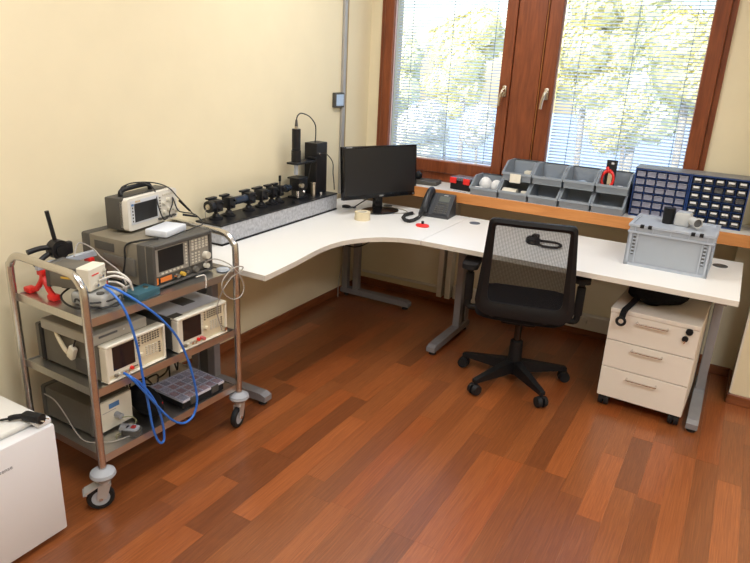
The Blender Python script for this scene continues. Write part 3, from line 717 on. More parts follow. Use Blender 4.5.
# ================================================================== WINDOW SILL
SB = SZ - 0.002
def bin_proto(w, d, h, hf, label):
    """open-front stacking bin; front looks to -y, origin at bottom centre of the front"""
    t = thing('stacking_bin', label, 'storage bin')
    tk = 0.004
    b = B()
    b.box(-w / 2 + 0.006, w / 2 - 0.006, 0.012, d, 0, 0.004)
    prof = [(0.012, 0.0), (d, 0.0), (d + 0.004, h), (d * 0.42, h), (0.0, hf)]
    for s in (-1, 1):
        M = Matrix.Identity(4)
        b.prism(prof, s * (w / 2 - 0.006), s * (w / 2 - 0.006 - tk), 'x')
    b.box(-w / 2 + 0.006, w / 2 - 0.006, d - 0.001, d + 0.003, 0, h)
    b.prism([(0.014, 0.0), (0.018, 0.0), (0.005, hf), (0.0, hf)], -w / 2 + 0.006, w / 2 - 0.006, 'x')
    b.build('bin_shell', GREYB, t, smooth=False)
    r = B()
    for s in (-1, 1):
        P3 = [(0.0, hf), (d * 0.42, h), (d + 0.004, h)]
        for (ya, za), (yb, zb) in zip(P3[:-1], P3[1:]):
            r.prism([(ya, za), (yb, zb), (yb, zb - 0.006), (ya, za - 0.006)], s * (w / 2 - 0.012), s * (w / 2 - 0.001), 'x')
    r.box(-w / 2 + 0.001, w / 2 - 0.001, -0.005, 0.004, hf - 0.014, hf)
    r.box(-w / 2 + 0.001, w / 2 - 0.001, d - 0.001, d + 0.007, h - 0.008, h)
    r.build('bin_rim', GREYB, t, smooth=False)
    return t
bw_, bd_, bh_, bf_ = 0.187, 0.205, 0.112, 0.052
lowl = ['lowest row grey bin holding two white foam balls, left end', 'lower grey bin with cream foam pieces, under the leftmost upper bin', 'middle lower grey bin with dark empty opening', 'lower grey bin fourth from the left, dark inside', 'lower grey bin at the right end beside the blue drawers']
upl = ['upper grey bin at the left with white label card', 'upper grey bin second from left, nearly empty', 'upper grey bin third from left with small round item', 'upper grey bin at the right holding the red handled tool']
lx = [0.945 + bw_ / 2 + i * 0.1885 for i in range(5)]
p0 = bin_proto(bw_, bd_, bh_, bf_, lowl[0])
for i in range(5):
    o = p0 if i == 0 else copy_tree(p0)
    o.location = (lx[i], -0.296 + 0.003 * (i % 2), SB); o['label'] = lowl[i]; o['group'] = 'grey stacking bins on the sill'
for i in range(4):
    o = copy_tree(p0); o.location = (lx[i + 1] + 0.004, -0.262, SB + bh_ + 0.0005); o['label'] = upl[i]; o['group'] = 'grey stacking bins on the sill'
UZ = SB + bh_ + 0.005
# contents
for x, y, r in ((lx[0] - 0.035, -0.165, 0.042), (lx[0] + 0.041, -0.170, 0.038)):
    tag(B().ball((0, 0, r * 1.15), r, (1, 0.95, 1.15)).build('foam_ball', FOAM), 'white foam ball in the left end grey bin, ' + ('left one' if x < lx[0] else 'right one'), 'ball', 'foam balls in the bin').location = (x, y, SB + 0.0045)
tag(B().box(-0.028, 0.028, -0.02, 0.02, 0, 0.042, 0.006).build('foam_block', FOAM), 'small white block in front of the foam balls in the left bin', 'block').location = (lx[0] - 0.05, -0.252, SB + 0.0045)
o = tag(B().cyl((-0.058, 0, 0.03), (0.03, 0, 0.03), 0.03, n=20).build('foam_roll', CREAMF), 'cream roll lying in the lower bin under the labelled bin', 'roll'); o.location = (lx[1] - 0.02, -0.235, SB + 0.0045)
o = tag(B().cyl((-0.02, 0, 0.026), (0.02, 0, 0.026), 0.026, n=18).build('foam_plug', CREAMF), 'short cream plug at the right of the bin with the cream roll', 'roll'); o.location = (lx[1] + 0.058, -0.225, SB + 0.0045)
o = tag(B().box(-0.034, 0.034, -0.0012, 0, -0.054, 0.0).build('label_card', CREAMF, smooth=False), 'cream label card hanging on the front of the leftmost upper bin', 'card'); o.location = (lx[1] + 0.0, -0.2685, UZ + 0.042)
o = tag(B().ball((0, 0, 0.018), 0.026, (1.2, 1, 0.7)).build('round_part', mat('blue_grey_part', (0.35, 0.42, 0.5), 0.4, var=0.03)), 'small blue grey round part in the third upper bin', 'part'); o.location = (lx[3] + 0.0, -0.13, UZ)
o = tag(B().ball((0, 0, 0.02), 0.03, (1.3, 1, 0.7)).build('white_lump', FOAM), 'white lump in the right corner of the right upper bin', 'part'); o.location = (lx[4] + 0.038, -0.20, UZ)
o = tag(B().box(-0.03, 0.03, -0.03, 0.02, 0, 0.05, 0.006).build('clear_part', CREAML), 'pale part in the back of the labelled upper bin', 'part'); o.location = (lx[1] + 0.045, -0.12, UZ)
o = tag(B().ball((0, 0, 0.012), 0.03, (1.5, 1.2, 0.4)).build('dark_part', INSTD), 'dark part lying in the right end lower bin', 'part'); o.location = (lx[4] + 0.03, -0.20, SB + 0.0045)
rt = thing('packaged_tool', 'red ring handled tool on black card standing in the right upper bin', 'tool', (lx[4] - 0.035, -0.150, UZ), 6)
B().box(-0.030, 0.030, 0.0, 0.003, 0.0, 0.175, 0.001, seg=1, M=Rx(-8)).build('card', BLACKP, rt)
B().torus((0, 0, 0), 0.036, 0.008, M=T(-0.010, -0.016, 0.065) @ Rx(82) @ Matrix.Diagonal((0.9, 1.35, 1, 1))).tube([(-0.01, -0.016, 0.11), (-0.022, -0.010, 0.135)], 0.009, smooth=0).build('red_handle', REDP, rt)
B().box(-0.012, 0.012, -0.013, -0.011, 0.012, 0.11, M=Rx(-8)).build('blade', CHROME, rt)
B().box(-0.004, 0.012, -0.0015, -0.0005, 0.150, 0.162, M=Rx(-8)).build('mark', PALEP, rt)
# small case with red latches
tb = thing('small_case', 'small black case with red latches and clear lid left of the bins', 'case', (0.856, -0.165, SB), -8)
B().box(-0.075, 0.075, -0.055, 0.055, 0, 0.062, 0.006).build('case_body', BLACKP, tb)
B().box(-0.078, 0.078, -0.058, 0.058, 0.062, 0.082, 0.006).build('lid', CLEARL, tb)
for x in (-0.05, 0.05): B().box(x - 0.024, x + 0.024, -0.066, -0.054, 0.042, 0.080, 0.004).build('latch', REDP, tb)
B().box(-0.02, 0.078, -0.003, 0.003, 0.020, 0.024, 0.001, M=T(0.0, -0.10, -0.018) @ Rz(-6)).build('clear_strip', CLEARL, tb)
# router behind the monitor
rr_ = thing('black_device', 'flat dark device lying on the sill behind the monitor', 'device', (0.58, -0.16, SB), 6)
B().box(-0.09, 0.09, -0.06, 0.06, 0, 0.028, 0.006).build('housing', INSTD, rr_)
B().ball((-0.06, 0.0, 0.05), 0.032, (0.8, 1, 0.9)).build('round_head', BLACKP, rr_)
tag(B().box(-0.035, 0.035, -0.05, 0.05, 0, 0.065, 0.002, seg=1).build('white_box', PAPERW), 'white box at the far right end of the sill', 'box').location = (2.565, -0.12, SB)

# blue drawer cabinets
def cabinet(label, cx, big):
    cw, chh, cdp = 0.288, 0.272, 0.16
    c = thing('drawer_cabinet', label, 'drawer cabinet', (cx, -0.205, SB), 0, 'blue small parts cabinets on the sill')
    fr = B()
    fr.box(-cw / 2, -cw / 2 + 0.006, 0, cdp, 0, chh).box(cw / 2 - 0.006, cw / 2, 0, cdp, 0, chh).box(-cw / 2 + 0.006, cw / 2 - 0.006, 0, cdp, 0, 0.006).box(-cw / 2 + 0.006, cw / 2 - 0.006, 0, cdp, chh - 0.008, chh).box(-cw / 2 + 0.006, cw / 2 - 0.006, cdp - 0.005, cdp, 0.006, chh - 0.008)
    pwid = (cw - 0.012) / 5; phh = (chh - 0.014) / 6
    for k in range(1, 5): fr.box(-cw / 2 + 0.006 + k * pwid - 0.0015, -cw / 2 + 0.006 + k * pwid + 0.0015, 0.004, cdp - 0.005, 0.006, chh - 0.008)
    for k in range(1, 6): fr.box(-cw / 2 + 0.006, cw / 2 - 0.006, 0.003, cdp - 0.005, 0.006 + k * phh - 0.0015, 0.006 + k * phh + 0.0015)
    fr.build('cabinet_frame', BLUEP, c, smooth=False)
    B().box(-cw / 2 - 0.001, cw / 2 + 0.001, -0.001, cdp, chh, chh + 0.004).build('cabinet_top', mat('cabinet_top_grey', (0.20, 0.20, 0.20), 0.5, var=0.03), c, smooth=False)
    gx, gz = (0.005, 0.0065) if big else (0.007, 0.007)
    w2, h2 = pwid / 2 - gx, phh / 2 - gz
    proto = B().box(-w2, w2, -0.008, -0.004, -h2, h2 * 0.86, 0.001, seg=1).box(-w2, w2, -0.014, -0.004, h2 * 0.70, h2, 0.001, seg=1).box(-w2, w2, 0.0, 0.11, -h2, -h2 + 0.002).build('drawer', SHINEP if big else LCDP, c)
    pulls = {}
    for r in range(6):
        for k in range(5):
            p = (-cw / 2 + 0.006 + (k + 0.5) * pwid, 0.006, 0.006 + (r + 0.5) * phh)
            d = proto if (r == 0 and k == 0) else copy_part(proto, c)
            d.location = p
            if big and r in (0, 1, 4):
                if 'dim' not in pulls: pulls['dim'] = proto.data.copy(); pulls['dim'].materials[0] = DIMP
                d.data = pulls['dim']
            if not big:
                if 'lab' not in pulls:
                    pulls['lab'] = B().box(-w2 * 0.72, w2 * 0.72, -0.0155, -0.0142, h2 * 0.05, h2 * 0.75).build('label_strip', PAPERW, d, smooth=False)
                elif random.random() < 0.9: copy_part(pulls['lab'], d)
            q = random.random()
            if 'c' not in pulls: pulls['c'] = [B().box(-w2 * 0.8, w2 * 0.8, 0.004, 0.08, -h2 + 0.002, h2 * f).build('content', mm, d, smooth=False) for f, mm in ((0.1, INSTD),)]; 
            elif q < (0.45 if big else 0.8):
                e = copy_part(pulls['c'][0], d)
DIMP = glass_mat('dim_plastic_front', (0.7, 0.74, 0.82), 0.2, 0.12, 0.6, (0.42, 0.43, 0.54))
LCDP = glass_mat('smoky_plastic_front', (0.55, 0.58, 0.62), 0.2, 0.12, 0.45, (0.16, 0.17, 0.19))
cabinet('blue small parts cabinet with bluish clear drawers beside the grey bins', 2.045, True)
cabinet('blue small parts cabinet with labelled smoky drawers at the right', 2.336, False)

# ================================================================== ON THE DESK
# monitor
MO = thing('monitor', 'black flat screen monitor on round stand at the desk corner', 'monitor', (0.44, -0.545, DZ), 63.9)
# local frame: screen faces -y, width along x
MW, MH, MZ = 0.568, 0.328, 0.092
Mt = T(0, 0, MZ) @ Rx(-5) @ T(0, 0, -MZ)
B().box(-MW / 2, MW / 2, -0.012, 0.022, MZ, MZ + MH, 0.004, M=Mt).build('casing', BLACKG, MO)
B().box(-0.20, 0.20, 0.020, 0.048, MZ + 0.05, MZ + 0.27, 0.012, M=Mt).build('back_cover', BLACKP, MO)
B().box(-MW / 2 + 0.012, MW / 2 - 0.012, -0.0132, -0.0118, MZ + 0.028, MZ + MH - 0.012, M=Mt).build('screen', SCREEN, MO, smooth=False)
B().box(-MW / 2 + 0.001, MW / 2 - 0.001, -0.0145, -0.012, MZ + 0.002, MZ + 0.024, 0.001, seg=1, M=Mt).build('chin', BLACKG, MO)
text('brand_mark', 'ASUS', 0.014, PALEP, MO, Mt @ T(0, -0.0148, MZ + 0.013) @ Rx(90))
B().box(-MW / 2 + 0.025, -MW / 2 + 0.068, -0.0128, -0.0119, MZ + MH - 0.008, MZ + MH - 0.005, M=Mt).build('model_mark', PALEP, MO, smooth=False)
B().box(MW / 2 - 0.035, MW / 2 - 0.028, -0.0150, -0.0143, MZ + 0.010, MZ + 0.016).build('power_led', PALEP, MO, smooth=False)
B().prism([(-0.03, 0.0), (0.03, 0.0), (0.022, MZ + 0.08), (-0.022, MZ + 0.08)], 0.012, 0.045, 'y').build('neck', BLACKG, MO)
B().lathe([(0.105, 0.0), (0.112, 0.004), (0.108, 0.010), (0.05, 0.016), (0.0001, 0.018)], 36, T(0, 0.0, 0.0005) @ Matrix.Diagonal((1.22, 0.85, 1, 1))).build('stand_base', BLACKG, MO)
tag(B().tube([(0.20, -0.62, DZ + 0.005), (0.27, -0.57, DZ + 0.006), (0.30, -0.64, DZ + 0.02), (0.33, -0.60, DZ + 0.05), (0.37, -0.53, DZ + 0.09), (0.40, -0.51, DZ + 0.12)], 0.0035).build('monitor_cable', CORDB), 'black cable behind the monitor stand', 'cable')
tag(B().tube([(0.48, -0.40, DZ + 0.004), (0.56, -0.42, DZ + 0.004), (0.60, -0.47, DZ + 0.004), (0.545, -0.55, DZ + 0.004), (0.60, -0.50, DZ + 0.004), (0.66, -0.47, DZ + 0.004)], 0.003).build('grey_desk_cable', CORDG), 'thin grey cable lying between monitor and telephone', 'cable')
o = tag(B().ball((0, 0, 0.010), 0.02, (1.6, 1.2, 0.5)).build('black_adapter', BLACKP), 'small black adapter behind the monitor on the left', 'adapter'); o.location = (0.22, -0.60, DZ)
# tape roll
tp = thing('tape_roll', 'roll of cream masking tape standing flat on the desk before the monitor', 'tape roll', (0.470, -0.812, DZ))
B().lathe([(0.030, 0), (0.048, 0), (0.048, 0.05), (0.030, 0.05)], 32, closed=True).build('tape', TAPE, tp)
B().lathe([(0.026, 0.0005), (0.030, 0.0005), (0.030, 0.0495), (0.026, 0.0495)], 32, closed=True).build('core', CREAML, tp)
# telephone
PHN = thing('telephone', 'dark grey desk telephone with handset on its left side', 'telephone', (0.785, -0.465, DZ), 4)
B().prism([(0.0, 0.0), (0.0, 0.020), (0.118, 0.138), (0.134, 0.132), (0.150, 0.0)], -0.10, 0.10, 'x').build('housing', mat('phone_grey', (0.035, 0.038, 0.045), 0.45, var=0.04), PHN, smooth=False)
SL = math.degrees(math.atan2(0.118, 0.118))
FM = T(0, 0, 0.020) @ Rx(SL)
PG = MATS['phone_grey']
B().box(-0.012, 0.092, 0.004, 0.156, 0.0, 0.006, 0.002, seg=1, M=FM).build('face_plate', PG, PHN)
B().box(0.008, 0.075, 0.098, 0.140, 0.006, 0.008, M=FM).build('display', LCD, PHN, smooth=False)
B().box(0.030, 0.058, 0.146, 0.150, 0.006, 0.0066, M=FM).build('brand_mark', PALEP, PHN, smooth=False)
kb = None
for r in range(4):
    for k in range(3):
        p = FM @ Vector((0.006 + k * 0.021, 0.016 + r * 0.015, 0.007))
        if kb is None: kb = B().box(-0.008, 0.008, -0.005, 0.005, -0.001, 0.003, 0.001, seg=1, M=Rx(SL)).build('key', INSTD, PHN); kb.location = p
        else: copy_part(kb, PHN, p)
for r in range(5): copy_part(kb, PHN, FM @ Vector((0.076, 0.014 + r * 0.0145, 0.007)))
for k in range(4): copy_part(kb, PHN, FM @ Vector((0.014 + k * 0.019, 0.084, 0.007)))
hs = B()
hs.tube([FM @ Vector(p) for p in ((-0.058, 0.006, 0.020), (-0.058, 0.03, 0.038), (-0.058, 0.085, 0.046), (-0.058, 0.14, 0.040), (-0.058, 0.168, 0.022))], 0.0225, n=12)
hs.box(-0.082, -0.034, -0.004, 0.044, 0.004, 0.036, 0.010, M=FM).box(-0.082, -0.034, 0.128, 0.176, 0.004, 0.038, 0.010, M=FM)
hs.build('handset', mat('handset_dark', (0.022, 0.024, 0.028), 0.38, var=0.04), PHN)
coil = []
bpy.context.view_layer.update()
PI_ = PHN.matrix_basis.inverted()
path = [Vector((-0.06, -0.004, 0.03))] + [PI_ @ hit(u, v, 2, DZ + 0.0125) for u, v in ((418.5, 217.5), (414, 220), (409, 221), (405, 220), (403, 217.5), (405, 215), (409, 213.8), (413, 213))]
for i in range(len(path) - 1):
    for k in range(30):
        t = k / 30; p = path[i].lerp(path[i + 1], t); d = (path[i + 1] - path[i]).normalized(); s = d.cross(Vector((0, 0, 1))).normalized()
        a = 2 * math.pi * (k % 6) / 6; coil.append(p + s * 0.0085 * math.cos(a) + Vector((0, 0, 0.0085 * math.sin(a))))
B().tube(coil, 0.0036, n=5, smooth=0).build('coiled_cord', CORDB, PHN)
# red knob tool
rk = thing('thumbscrew', 'small red thumbscrew with black stem lying on the desk before the telephone', 'thumbscrew', (0.838, -0.727, DZ), 10)
B().lathe([(0.030, 0.0), (0.034, 0.006), (0.030, 0.014), (0.012, 0.018)], 24, Matrix.Diagonal((1.25, 0.8, 1, 1))).build('knob', REDP, rk)
B().cyl((0, 0, 0.018), (0, 0, 0.034), 0.008, n=14).build('stem', BLACKP, rk)
# headset seen through the chair mesh
hd = thing('headset', 'black headset lying on the desk behind the chair back', 'headset', (1.493, -0.665, DZ), 0)
B().lathe([(0.030, 0.0), (0.036, 0.01), (0.036, 0.03), (0.026, 0.04), (0.0001, 0.042)], 20, Matrix.Diagonal((1.1, 1.0, 1, 1))).box(-0.01, 0.03, -0.02, 0.03, 0.02, 0.055, 0.01).build('ear_cup', BLACKP, hd)
B().tube([(0.02, -0.02, 0.012), (0.08, -0.062, 0.012), (0.14, -0.045, 0.012), (0.155, 0.01, 0.012), (0.12, 0.055, 0.012), (0.06, 0.05, 0.012), (0.02, 0.01, 0.02)], 0.007).build('headband', BLACKP, hd)

# grey euro crate
CR = thing('euro_crate', 'grey lidded plastic crate on the right end of the straight desk', 'crate', (2.184, -0.743, DZ), -1.2)
cw, cdp, chh = 0.388, 0.29, 0.172
B().box(-cw / 2 + 0.008, cw / 2 - 0.008, 0.008, cdp - 0.008, 0.0, chh, 0.004, seg=1).build('crate_body', CRATEP, CR)
fr = B()
fr.box(-cw / 2, cw / 2, 0, cdp, 0.0, 0.012).box(-cw / 2 - 0.004, cw / 2 + 0.004, -0.004, cdp + 0.004, chh - 0.004, chh + 0.004)
for x in (-cw / 2 + 0.009, cw / 2 - 0.009): fr.box(x - 0.009, x + 0.009, 0.0, 0.02, 0.0, chh)
for s in (-1, 1):
    for q in (0.0, cdp - 0.018): fr.box(s * cw / 2 - 0.008 if s > 0 else -cw / 2, s * cw / 2 if s > 0 else -cw / 2 + 0.008, q, q + 0.018, 0, chh)
fr.build('crate_frame', CRATEG, CR, smooth=False)
for s in (-1, 1):
    xo = s * (cw / 2 - 0.045)
    B().box(xo - 0.003, xo + 0.003, 0.001, 0.012, 0.012, chh).build('rib', CRATEG, CR, smooth=False)
    B().box(xo + s * 0.013 - 0.006, xo + s * 0.013 + 0.006, 0.0055, 0.0075, 0.055, 0.16).build('slot_strip', GROOVE, CR, smooth=False)
    for k in range(6):
        B().box(xo + s * 0.013 - 0.007, xo + s * 0.013 + 0.007, 0.002, 0.0075, 0.062 + k * 0.018, 0.069 + k * 0.018).build('slot_bar', CRATEG, CR, smooth=False)
LZ = chh + 0.004
B().box(-cw / 2 + 0.002, cw / 2 - 0.002, 0.002, cdp - 0.002, LZ, LZ + 0.024).build('lid_skirt', CRATEP, CR, smooth=False)
for k in range(5):
    x = -0.165 + k * 0.0825
    B().box(x - 0.002, x + 0.002, -0.003, 0.004, LZ, LZ + 0.026, M=T(0, 0, 0)).build('lid_rib', CRATEG, CR, smooth=False)
lid = B().box(-cw / 2 - 0.005, cw / 2 + 0.005, -0.005, cdp + 0.005, LZ + 0.024, LZ + 0.030, 0.002, seg=1)
lid.box(-cw / 2 - 0.005, cw / 2 + 0.005, -0.005, 0.012, LZ + 0.030, LZ + 0.036).box(-cw / 2 - 0.005, cw / 2 + 0.005, cdp - 0.012, cdp + 0.005, LZ + 0.030, LZ + 0.036).box(-cw / 2 - 0.005, -cw / 2 + 0.012, 0.012, cdp - 0.012, LZ + 0.030, LZ + 0.036).box(cw / 2 - 0.012, cw / 2 + 0.005, 0.012, cdp - 0.012, LZ + 0.030, LZ + 0.036)
lid.build('lid', CRATEG, CR, smooth=False)
for x in (-0.135, -0.098, 0.098, 0.135):
    B().box(x - 0.009, x + 0.009, -0.008, 0.013, LZ + 0.022, LZ + 0.0375, 0.001, seg=1).build('latch', BLACKP, CR)
LT = DZ + LZ + 0.0302
dv = thing('nozzle_device', 'white plastic device with tube snout and black cap on the crate lid', 'device', (2.215, -0.575, LT), -6)
B().cyl((-0.070, 0.0, 0), (-0.070, 0.0, 0.080), 0.027, 0.029, n=22).build('black_cap', BLACKP, dv)
B().box(-0.036, 0.036, -0.028, 0.042, 0, 0.068, 0.008).build('housing', mat('grey_white_plastic', (0.50, 0.50, 0.48), 0.5, var=0.02), dv)
B().box(-0.028, 0.030, -0.02, 0.034, 0.068, 0.071, 0.002, seg=1).build('top_plate', CRATEG, dv)
sn = B()
pr = [(0.018, 0.0), (0.0205, 0.0), (0.0235, 0.075), (0.0205, 0.075), (0.017, 0.006)]
sn.lathe(pr, 24, T(0.040, -0.010, 0.036) @ Rz(35) @ Rx(90), closed=True)
sn.build('snout', MATS['grey_white_plastic'], dv)
B().cyl(T(0.040, -0.010, 0.036) @ Rz(35) @ Rx(90) @ Vector((0, 0, 0.058)), T(0.040, -0.010, 0.036) @ Rz(35) @ Rx(90) @ Vector((0, 0, 0.064)), 0.0198, n=20).build('snout_bore', GROOVE, dv)

# ================================================================== OPTICAL BENCH
OB = thing('optical_bench', 'grey granite beam with black top plate on the left desk', 'optical bench', (0.128, -1.235, DZ), 1.45)
BL = 1.10; BWd = 0.168
B().box(-BWd / 2, BWd / 2, -BL / 2, BL / 2, 0.010, 0.100, 0.002, seg=1).build('granite_beam', GRANITE, OB)
B().box(-BWd / 2 - 0.002, BWd / 2 + 0.002, -BL / 2 - 0.002, BL / 2 + 0.002, 0.100, 0.108, 0.001, seg=1).build('top_plate', BLACKM, OB)
B().box(-BWd / 2 - 0.001, BWd / 2 + 0.001, -BL / 2, BL / 2, 0.0, 0.010).build('base_strip', BLACKP, OB, smooth=False)
OZ = 0.1085      # plate top (local)
def wl(y): return OB.matrix_basis @ Vector((-0.030, y, OZ))
bpy.context.view_layer.update()
AX = 0.071       # optical axis above the plate
def holder(label, y, body, tall=0.0):
    h = thing('lens_mount', label, 'lens mount', wl(y), 1.45, 'black mounts along the optical rail')
    B().lathe([(0.036, 0.0), (0.036, 0.008), (0.020, 0.016), (0.015, 0.028), (0.010, 0.030), (0.010, AX - 0.026)], 22).build('post_base', BLACKM, h)
    b = B()
    b.box(-0.029, 0.029, -body / 2, body / 2, AX - 0.030, AX + 0.030, 0.004)
    b.build('mount_block', BLACKM, h)
    B().box(-0.037, -0.012, -body / 2 - 0.012, body / 2 + 0.004, AX + 0.030, AX + 0.040, 0.002, seg=1).build('top_clamp', BLACKM, h)
    for s in (-1, 1):
        B().cyl((0.031, s * body * 0.22, AX + s * 0.014), (0.044, s * body * 0.22, AX + s * 0.014), 0.006, n=12).build('adjuster', BLACKP, h)
    B().cyl((0.0, 0.0, AX - 0.07), (0.018, -0.004, AX - 0.07), 0.004, n=8).build('clamp_screw', CHROME, h)
    if tall: 
        B().cyl((0.012, 0, AX + 0.03), (0.012, 0, AX + 0.055), 0.004, n=10).cyl((0.012, 0, AX + 0.055), (0.012, 0, AX + 0.088), 0.0075, n=12).build('fine_screw', BLACKP, h)
    return h
labs = ['black lens mount at the near end of the optical rail', 'second black mount from the near end of the rail', 'middle black mount where the long tube ends', 'black mount just past the middle of the rail', 'fifth black mount of the rail, behind the tall screw one', 'black mount with a tall fine screw near the stage']
for lab, y, bd, tl in zip(labs, (-0.46, -0.36, -0.195, -0.085, 0.012, 0.075), (0.05, 0.045, 0.055, 0.06, 0.04, 0.035), (0, 0, 0, 0, 0, 1)): holder(lab, y, bd, tl)
def wp(x, y, z): return OB.matrix_basis @ Vector((x, y, z))
ez = OZ + AX
ec = thing('end_coupler', 'round black coupler with pale centre at the near end of the rail', 'coupler', wp(-0.030, -0.488, ez), 1.45)
B().cyl((0, 0.0, 0), (0, -0.028, 0), 0.031, n=24).build('ring', BLACKM, ec)
B().cyl((0, -0.028, 0), (0, -0.032, 0), 0.014, n=20).build('ferrule', BRASSH, ec)
B().tube([(0, -0.032, 0), (-0.004, -0.045, -0.02), (-0.012, -0.035, -0.06), (-0.02, -0.02, -0.085)], 0.0018, n=6).build('fibre', CORDG, ec)
tag(B().cyl((0, -0.062, 0), (0, 0.062, 0), 0.022, n=24).build('beam_tube', mat('blue_black_tube', (0.02, 0.03, 0.05), 0.22, var=0.05)), 'long glossy blue black tube between the rail mounts', 'tube').location = wp(-0.030, -0.277, ez)
tag(B().cyl((0, -0.025, 0), (0, 0.018, 0), 0.016, n=20).build('short_tube', BLACKM), 'short black tube between the middle mounts of the rail', 'tube').location = wp(-0.030, -0.028, ez)
obv = thing('objective', 'stubby black objective at the end of the rail tube', 'lens', wp(-0.030, 0.094, ez), 1.45)
B().cyl((0, 0.0, 0), (0, 0.045, 0), 0.016, n=20).build('barrel', BLACKM, obv)
B().cyl((0, 0.045, 0), (0, 0.095, 0), 0.021, 0.018, n=20).build('nose', MATS['blue_black_tube'], obv)
B().torus((0, 0, 0), 0.021, 0.003, M=T(0, 0.062, 0) @ Rx(90)).build('collar', BLACKP, obv)
o = tag(B().cyl((0, 0, 0), (0, 0, 0.018), 0.009, n=12).build('loose_screw', BLACKP), 'small black screw standing on the bench plate edge', 'screw'); o.location = wp(0.055, 0.11, OZ)
# translation stage
stg = thing('translation_stage', 'small black translation stage with steel micrometer under the vertical tube', 'stage', wp(-0.02, 0.262, OZ), 1.45)
B().box(-0.045, 0.045, -0.045, 0.045, 0, 0.012, 0.002, seg=1).build('base', BLACKM, stg)
B().box(-0.03, 0.03, -0.028, 0.028, 0.012, 0.05, 0.002, seg=1).build('lower_block', INSTD, stg)
B().box(-0.038, 0.038, -0.04, 0.05, 0.05, 0.118, 0.006).build('carriage', BLACKM, stg)
B().box(-0.044, 0.044, -0.052, 0.045, 0.118, 0.128, 0.002, seg=1).build('table', BLACKM, stg)
B().cyl((0.032, -0.048, 0.012), (0.032, -0.048, 0.052), 0.009, n=14).build('spacer', CHROME, stg)
B().cyl((0.038, -0.03, 0.085), (0.058, -0.034, 0.085), 0.014, n=16).build('micrometer_knob', BRASSH, stg)
B().ball((0.050, -0.012, 0.045), 0.011).build('ball_knob', CHROME, stg)
smc = thing('steel_cylinder', 'upright steel cylinder beside the black stage', 'cylinder', wp(0.030, 0.355, OZ), 0)
B().cyl((0, 0, 0), (0, 0, 0.085), 0.015, n=20).build('rod', BRASSH, smc)
B().cyl((0, 0, 0.085), (0, 0, 0.090), 0.017, n=20).build('cap', CHROME, smc)
o = tag(B().cyl((0, 0, 0), (0, 0, 0.022), 0.012, n=14).build('silver_nut', CHROME), 'silver nut on the bench plate behind the steel cylinder', 'nut'); o.location = wp(0.045, 0.415, OZ)
# tower with vertical tube
tw = thing('black_tower', 'tall black column stage at the far end of the bench', 'tower', wp(-0.020, 0.475, OZ), 1.45)
B().box(-0.05, 0.04, -0.075, -0.022, 0, 0.318, 0.003, seg=1).build('column', BLACKM, tw)
B().box(-0.05, 0.035, -0.020, 0.055, 0, 0.318, 0.003, seg=1).build('column_half', BLACKM, tw)
B().box(-0.035, 0.045, -0.285, -0.073, 0.208, 0.220, 0.002, seg=1).build('bracket', BLACKM, tw)
B().box(-0.01, 0.045, -0.1, -0.074, 0.220, 0.238, 0.004).build('bracket_block', BLACKP, tw)
B().cyl((0.041, -0.05, 0.255), (0.052, -0.05, 0.255), 0.008, n=14).build('connector', CHROME, tw)
vt = thing('vertical_tube', 'black upright microscope tube standing on the tower bracket', 'microscope tube', wp(-0.018, 0.475 - 0.238, OZ + 0.2205), 1.45)
B().cyl((0, 0, 0), (0, 0, 0.068), 0.029, n=24).cyl((0, 0, 0.070), (0, 0, 0.193), 0.026, n=24).build('barrel', BLACKM, vt)
B().cyl((0, 0, -0.076), (0, 0, -0.013), 0.0125, n=18).build('probe', CRATEG, vt)
B().cyl((0, 0, 0.193), (0, 0, 0.208), 0.011, n=14).build('plug_collar', BRASSH, vt)
B().cyl((0, 0, 0.208), (0, 0, 0.245), 0.010, 0.006, n=14).build('plug', INSTD, vt)
q0 = wp(-0.018, 0.237, OZ + 0.2205)
tag(B().tube([q0 + Vector((0, 0, 0.243)), q0 + Vector((0, 0.012, 0.268)), q0 + Vector((0, 0.05, 0.280)), q0 + Vector((0, 0.13, 0.258)), q0 + Vector((0, 0.19, 0.21)), q0 + Vector((0.0, 0.20, 0.16)), q0 + Vector((0.0, 0.195, 0.098))], 0.0035).build('tube_cable', CORDB), 'black cable arching from the upright tube to the tower top', 'cable')
q1 = wp(0.033, 0.425, OZ + 0.255)
tag(B().tube([q1, q1 + Vector((0.02, 0.04, -0.005)), q1 + Vector((0.025, 0.10, -0.06)), q1 + Vector((0.02, 0.115, -0.13)), q1 + Vector((0.012, 0.14, -0.19)), q1 + Vector((0.0, 0.165, -0.245))], 0.003).build('tower_cable', CORDB), 'thin black cable hanging down the right side of the tower', 'cable')
q2 = wp(0.0, 0.345, OZ + 0.2)
tag(B().tube([q2 + Vector((0.0, 0.03, 0.02)), q2 + Vector((0.01, 0.0, -0.03)), q2 + Vector((0.01, -0.015, -0.075)), q2 + Vector((0, -0.01, -0.1))], 0.0025).build('stage_cable', CORDB), 'thin black cable curving down beside the vertical probe', 'cable')

